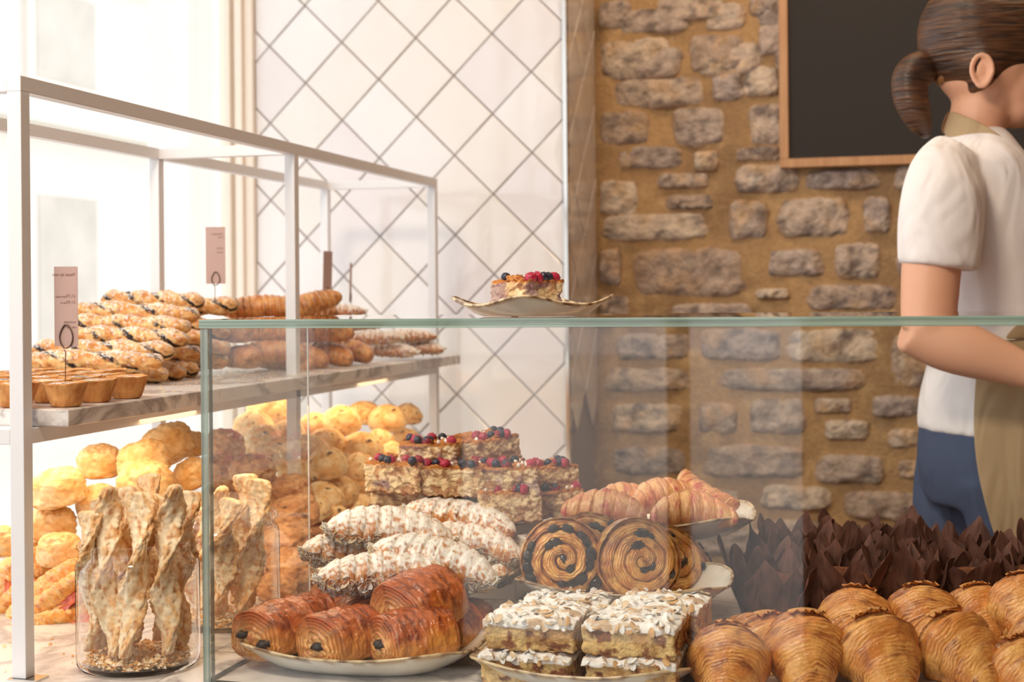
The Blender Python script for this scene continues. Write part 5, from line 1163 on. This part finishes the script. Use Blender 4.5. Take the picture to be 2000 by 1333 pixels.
for v in (-.030, .030):
    e = MB(); e.add(*ell(P3(2022, 118, v), .010, .012, .009, n=14, nu=10)); e.build('eye', simple('eye_white', (236, 230, 226), .2), person, smooth=True)
    e = MB(); e.add(*ell(P3(2031, 118, v), .0035, .005, .005, n=12, nu=8)); e.build('iris', simple('iris_brown', (66, 42, 30), .2), person, smooth=True)
# hair: cap, tied band, hanging bun
hair = [ell(P3(1922, 70), .112, .086, .108, .15), ell(P3(1900, 118), .072, .078, .058), ell(P3(1960, 40), .095, .076, .070, -.1), loft([(P3(1935, 100, -.068), .035, .02), (P3(1905, 150, -.05), .03, .02), (P3(1885, 160, -.02), .02, .03)])]
fused('hair', hair, hairm, person, .006, 5)
tail = [loft([(P3(1868, 128), .022, .022), (P3(1838, 122), .021, .022), (P3(1800, 128), .026, .030), (P3(1776, 150), .028, .032), (P3(1780, 195), .029, .030), (P3(1797, 240), .021, .022), (P3(1812, 270), .007, .007)]), ell(P3(1797, 140), .030, .032, .026)]
fused('ponytail', tail, hairm, person, .005, 4)
bandm = simple('hair_band_cloth', (150, 104, 62), .8)
MB().tube([(P3(1842, 122)[0]+.010*math.cos(a)*.4, .027*math.sin(a), P3(1842, 122)[2]+.030*math.cos(a)) for a in [2*PI*i/18 for i in range(18)]], .0095, 8, closed=True).build('hair_band', bandm, person, smooth=True)
# clothes
sl = []
for side in (-1, 1):
    sh = Vector(P3(1838, 330, side*.155)); el = Vector(P3(1806, 655, -.20)) if side < 0 else Vector(P3(1870, 640, .19))
    sl.append(loft([(tuple(sh+Vector((.040, -side*.045, .040))), .036, .04), (tuple(sh.lerp(el, .05)+Vector((.014, -side*.01, .004))), .060, .054), (tuple(sh.lerp(el, .3)+Vector((.008, 0, 0))), .067, .058), (tuple(sh.lerp(el, .60)+Vector((.010, 0, 0))), .062, .056)]))
tee_p = [loft([(P3(1890, 258), .052, .060), (P3(1893, 280), .064, .112), (P3(1895, 325), .084, .150), (P3(1905, 400), .106, .155), (P3(1918, 500), .112, .150), (P3(1940, 620), .100, .135), (P3(1948, 720), .112, .150), (P3(1940, 800), .118, .165), (P3(1938, 846), .118, .166)])]+sl
tshirt = fused('t_shirt', tee_p, tee, person, .0055, 12)
jeans = []
jeans.append(loft([(P3(1938, 800), .110, .156), (P3(1935, 900), .116, .164), (P3(1945, 960), .108, .16)]))
for v in (-.085, .085):
    fx = 70 if v < 0 else -40
    jeans.append(loft([((P3(1940, 900)[0], v, P3(1940, 900)[2]), .100, .088), ((.028+fx*.0004, v, .05), .090, .084), ((.03+fx*.0008, v, -.16), .068, .064), ((fx*.0009-.02, v, -.45), .055, .052), ((fx*.001-.03, v, FZ+.08), .047, .047)]))
fused('jeans', jeans, jean, person, .007, 4)
for v in (-.085, .085):
    fx = 70 if v < 0 else -40
    fused('shoe', [ell((fx*.001+.04, v, FZ+.04), .135, .048, .042), loft([((fx*.001-.03, v, FZ+.12), .045, .045), ((fx*.001-.03, v, FZ+.03), .05, .046)])], simple('white_shoe', (232, 228, 222), .6), person, .006, 3)
# apron: wraps the front and sides, strap round the neck, strings at the back
def sheet(name, rows, mat, th=.004):
    nv = len(rows[0]); V = [tuple(p) for r in rows for p in r]; F = []
    for i in range(len(rows)-1):
        for k in range(nv-1): F.append((i*nv+k, i*nv+k+1, (i+1)*nv+k+1, (i+1)*nv+k))
    mb = MB(); mb.add(V, F); o = mb.build(name, mat, person, smooth=True)
    s = o.modifiers.new('thick', 'SOLIDIFY'); s.thickness = th; s.offset = 1; s2 = o.modifiers.new('sub', 'SUBSURF'); s2.levels = 1; s2.render_levels = 2; return o
def arc(px, py, rx, ry, a0, a1, n=28, fold=0.0):
    c = P3(px, py); R_ = []
    for i in range(n):
        a = a0+(a1-a0)*i/(n-1); f = 1+fold*math.sin(a*11)+fold*.6*math.sin(a*5+1); R_.append((c[0]+rx*f*math.cos(a), ry*f*math.sin(a), c[2]))
    return R_
skirt = [arc(1940, 655, .112, .148, -2.2, 2.2), arc(1945, 740, .128, .166, -2.25, 2.25, fold=.01), arc(1945, 850, .142, .184, -2.25, 2.25, fold=.02), arc(1955, 960, .155, .196, -2.15, 2.15, fold=.03), arc(1975, 1080, .178, .205, -2.0, 2.0, fold=.04), arc(1990, 1200, .185, .208, -1.95, 1.95, fold=.05), arc(2000, 1320, .19, .21, -1.9, 1.9, fold=.05)]
sheet('apron_skirt', skirt, apr)
bib = [arc(1920, 380, .118, .150, -.85, .85), arc(1918, 440, .128, .162, -.95, .95), arc(1920, 520, .130, .168, -1.1, 1.1, fold=.006), arc(1924, 600, .122, .160, -1.35, 1.35, fold=.008), arc(1922, 660, .119, .153, -1.8, 1.8)]
sheet('apron_bib', bib, apr)
for sd_ in (-1, 1):
    rows = []
    for p, w_ in (((1845, 236, .0), .024), ((1858, 244, sd_*.050), .026), ((1900, 262, sd_*.082), .028), ((1942, 286, sd_*.108), .028), ((1978, 325, sd_*.135), .028), ((2008, 385, sd_*.14), .028)):
        c = Vector(P3(*p)); rows.append([tuple(c+Vector((-.3*w_, 0, -.8*w_))), tuple(c+Vector((0, sd_*.004, 0))), tuple(c+Vector((.3*w_, 0, .8*w_)))])
    sheet('apron_strap', rows, apr, .003)
MB().tube([(P3(1942, 690)[0]+.122*math.cos(a), .158*math.sin(a), P3(1942, 690)[2]+.004*math.sin(3*a)) for a in [2*PI*i/40 for i in range(40)]], .006, 8, closed=True).build('apron_tie', apr, person, smooth=True)
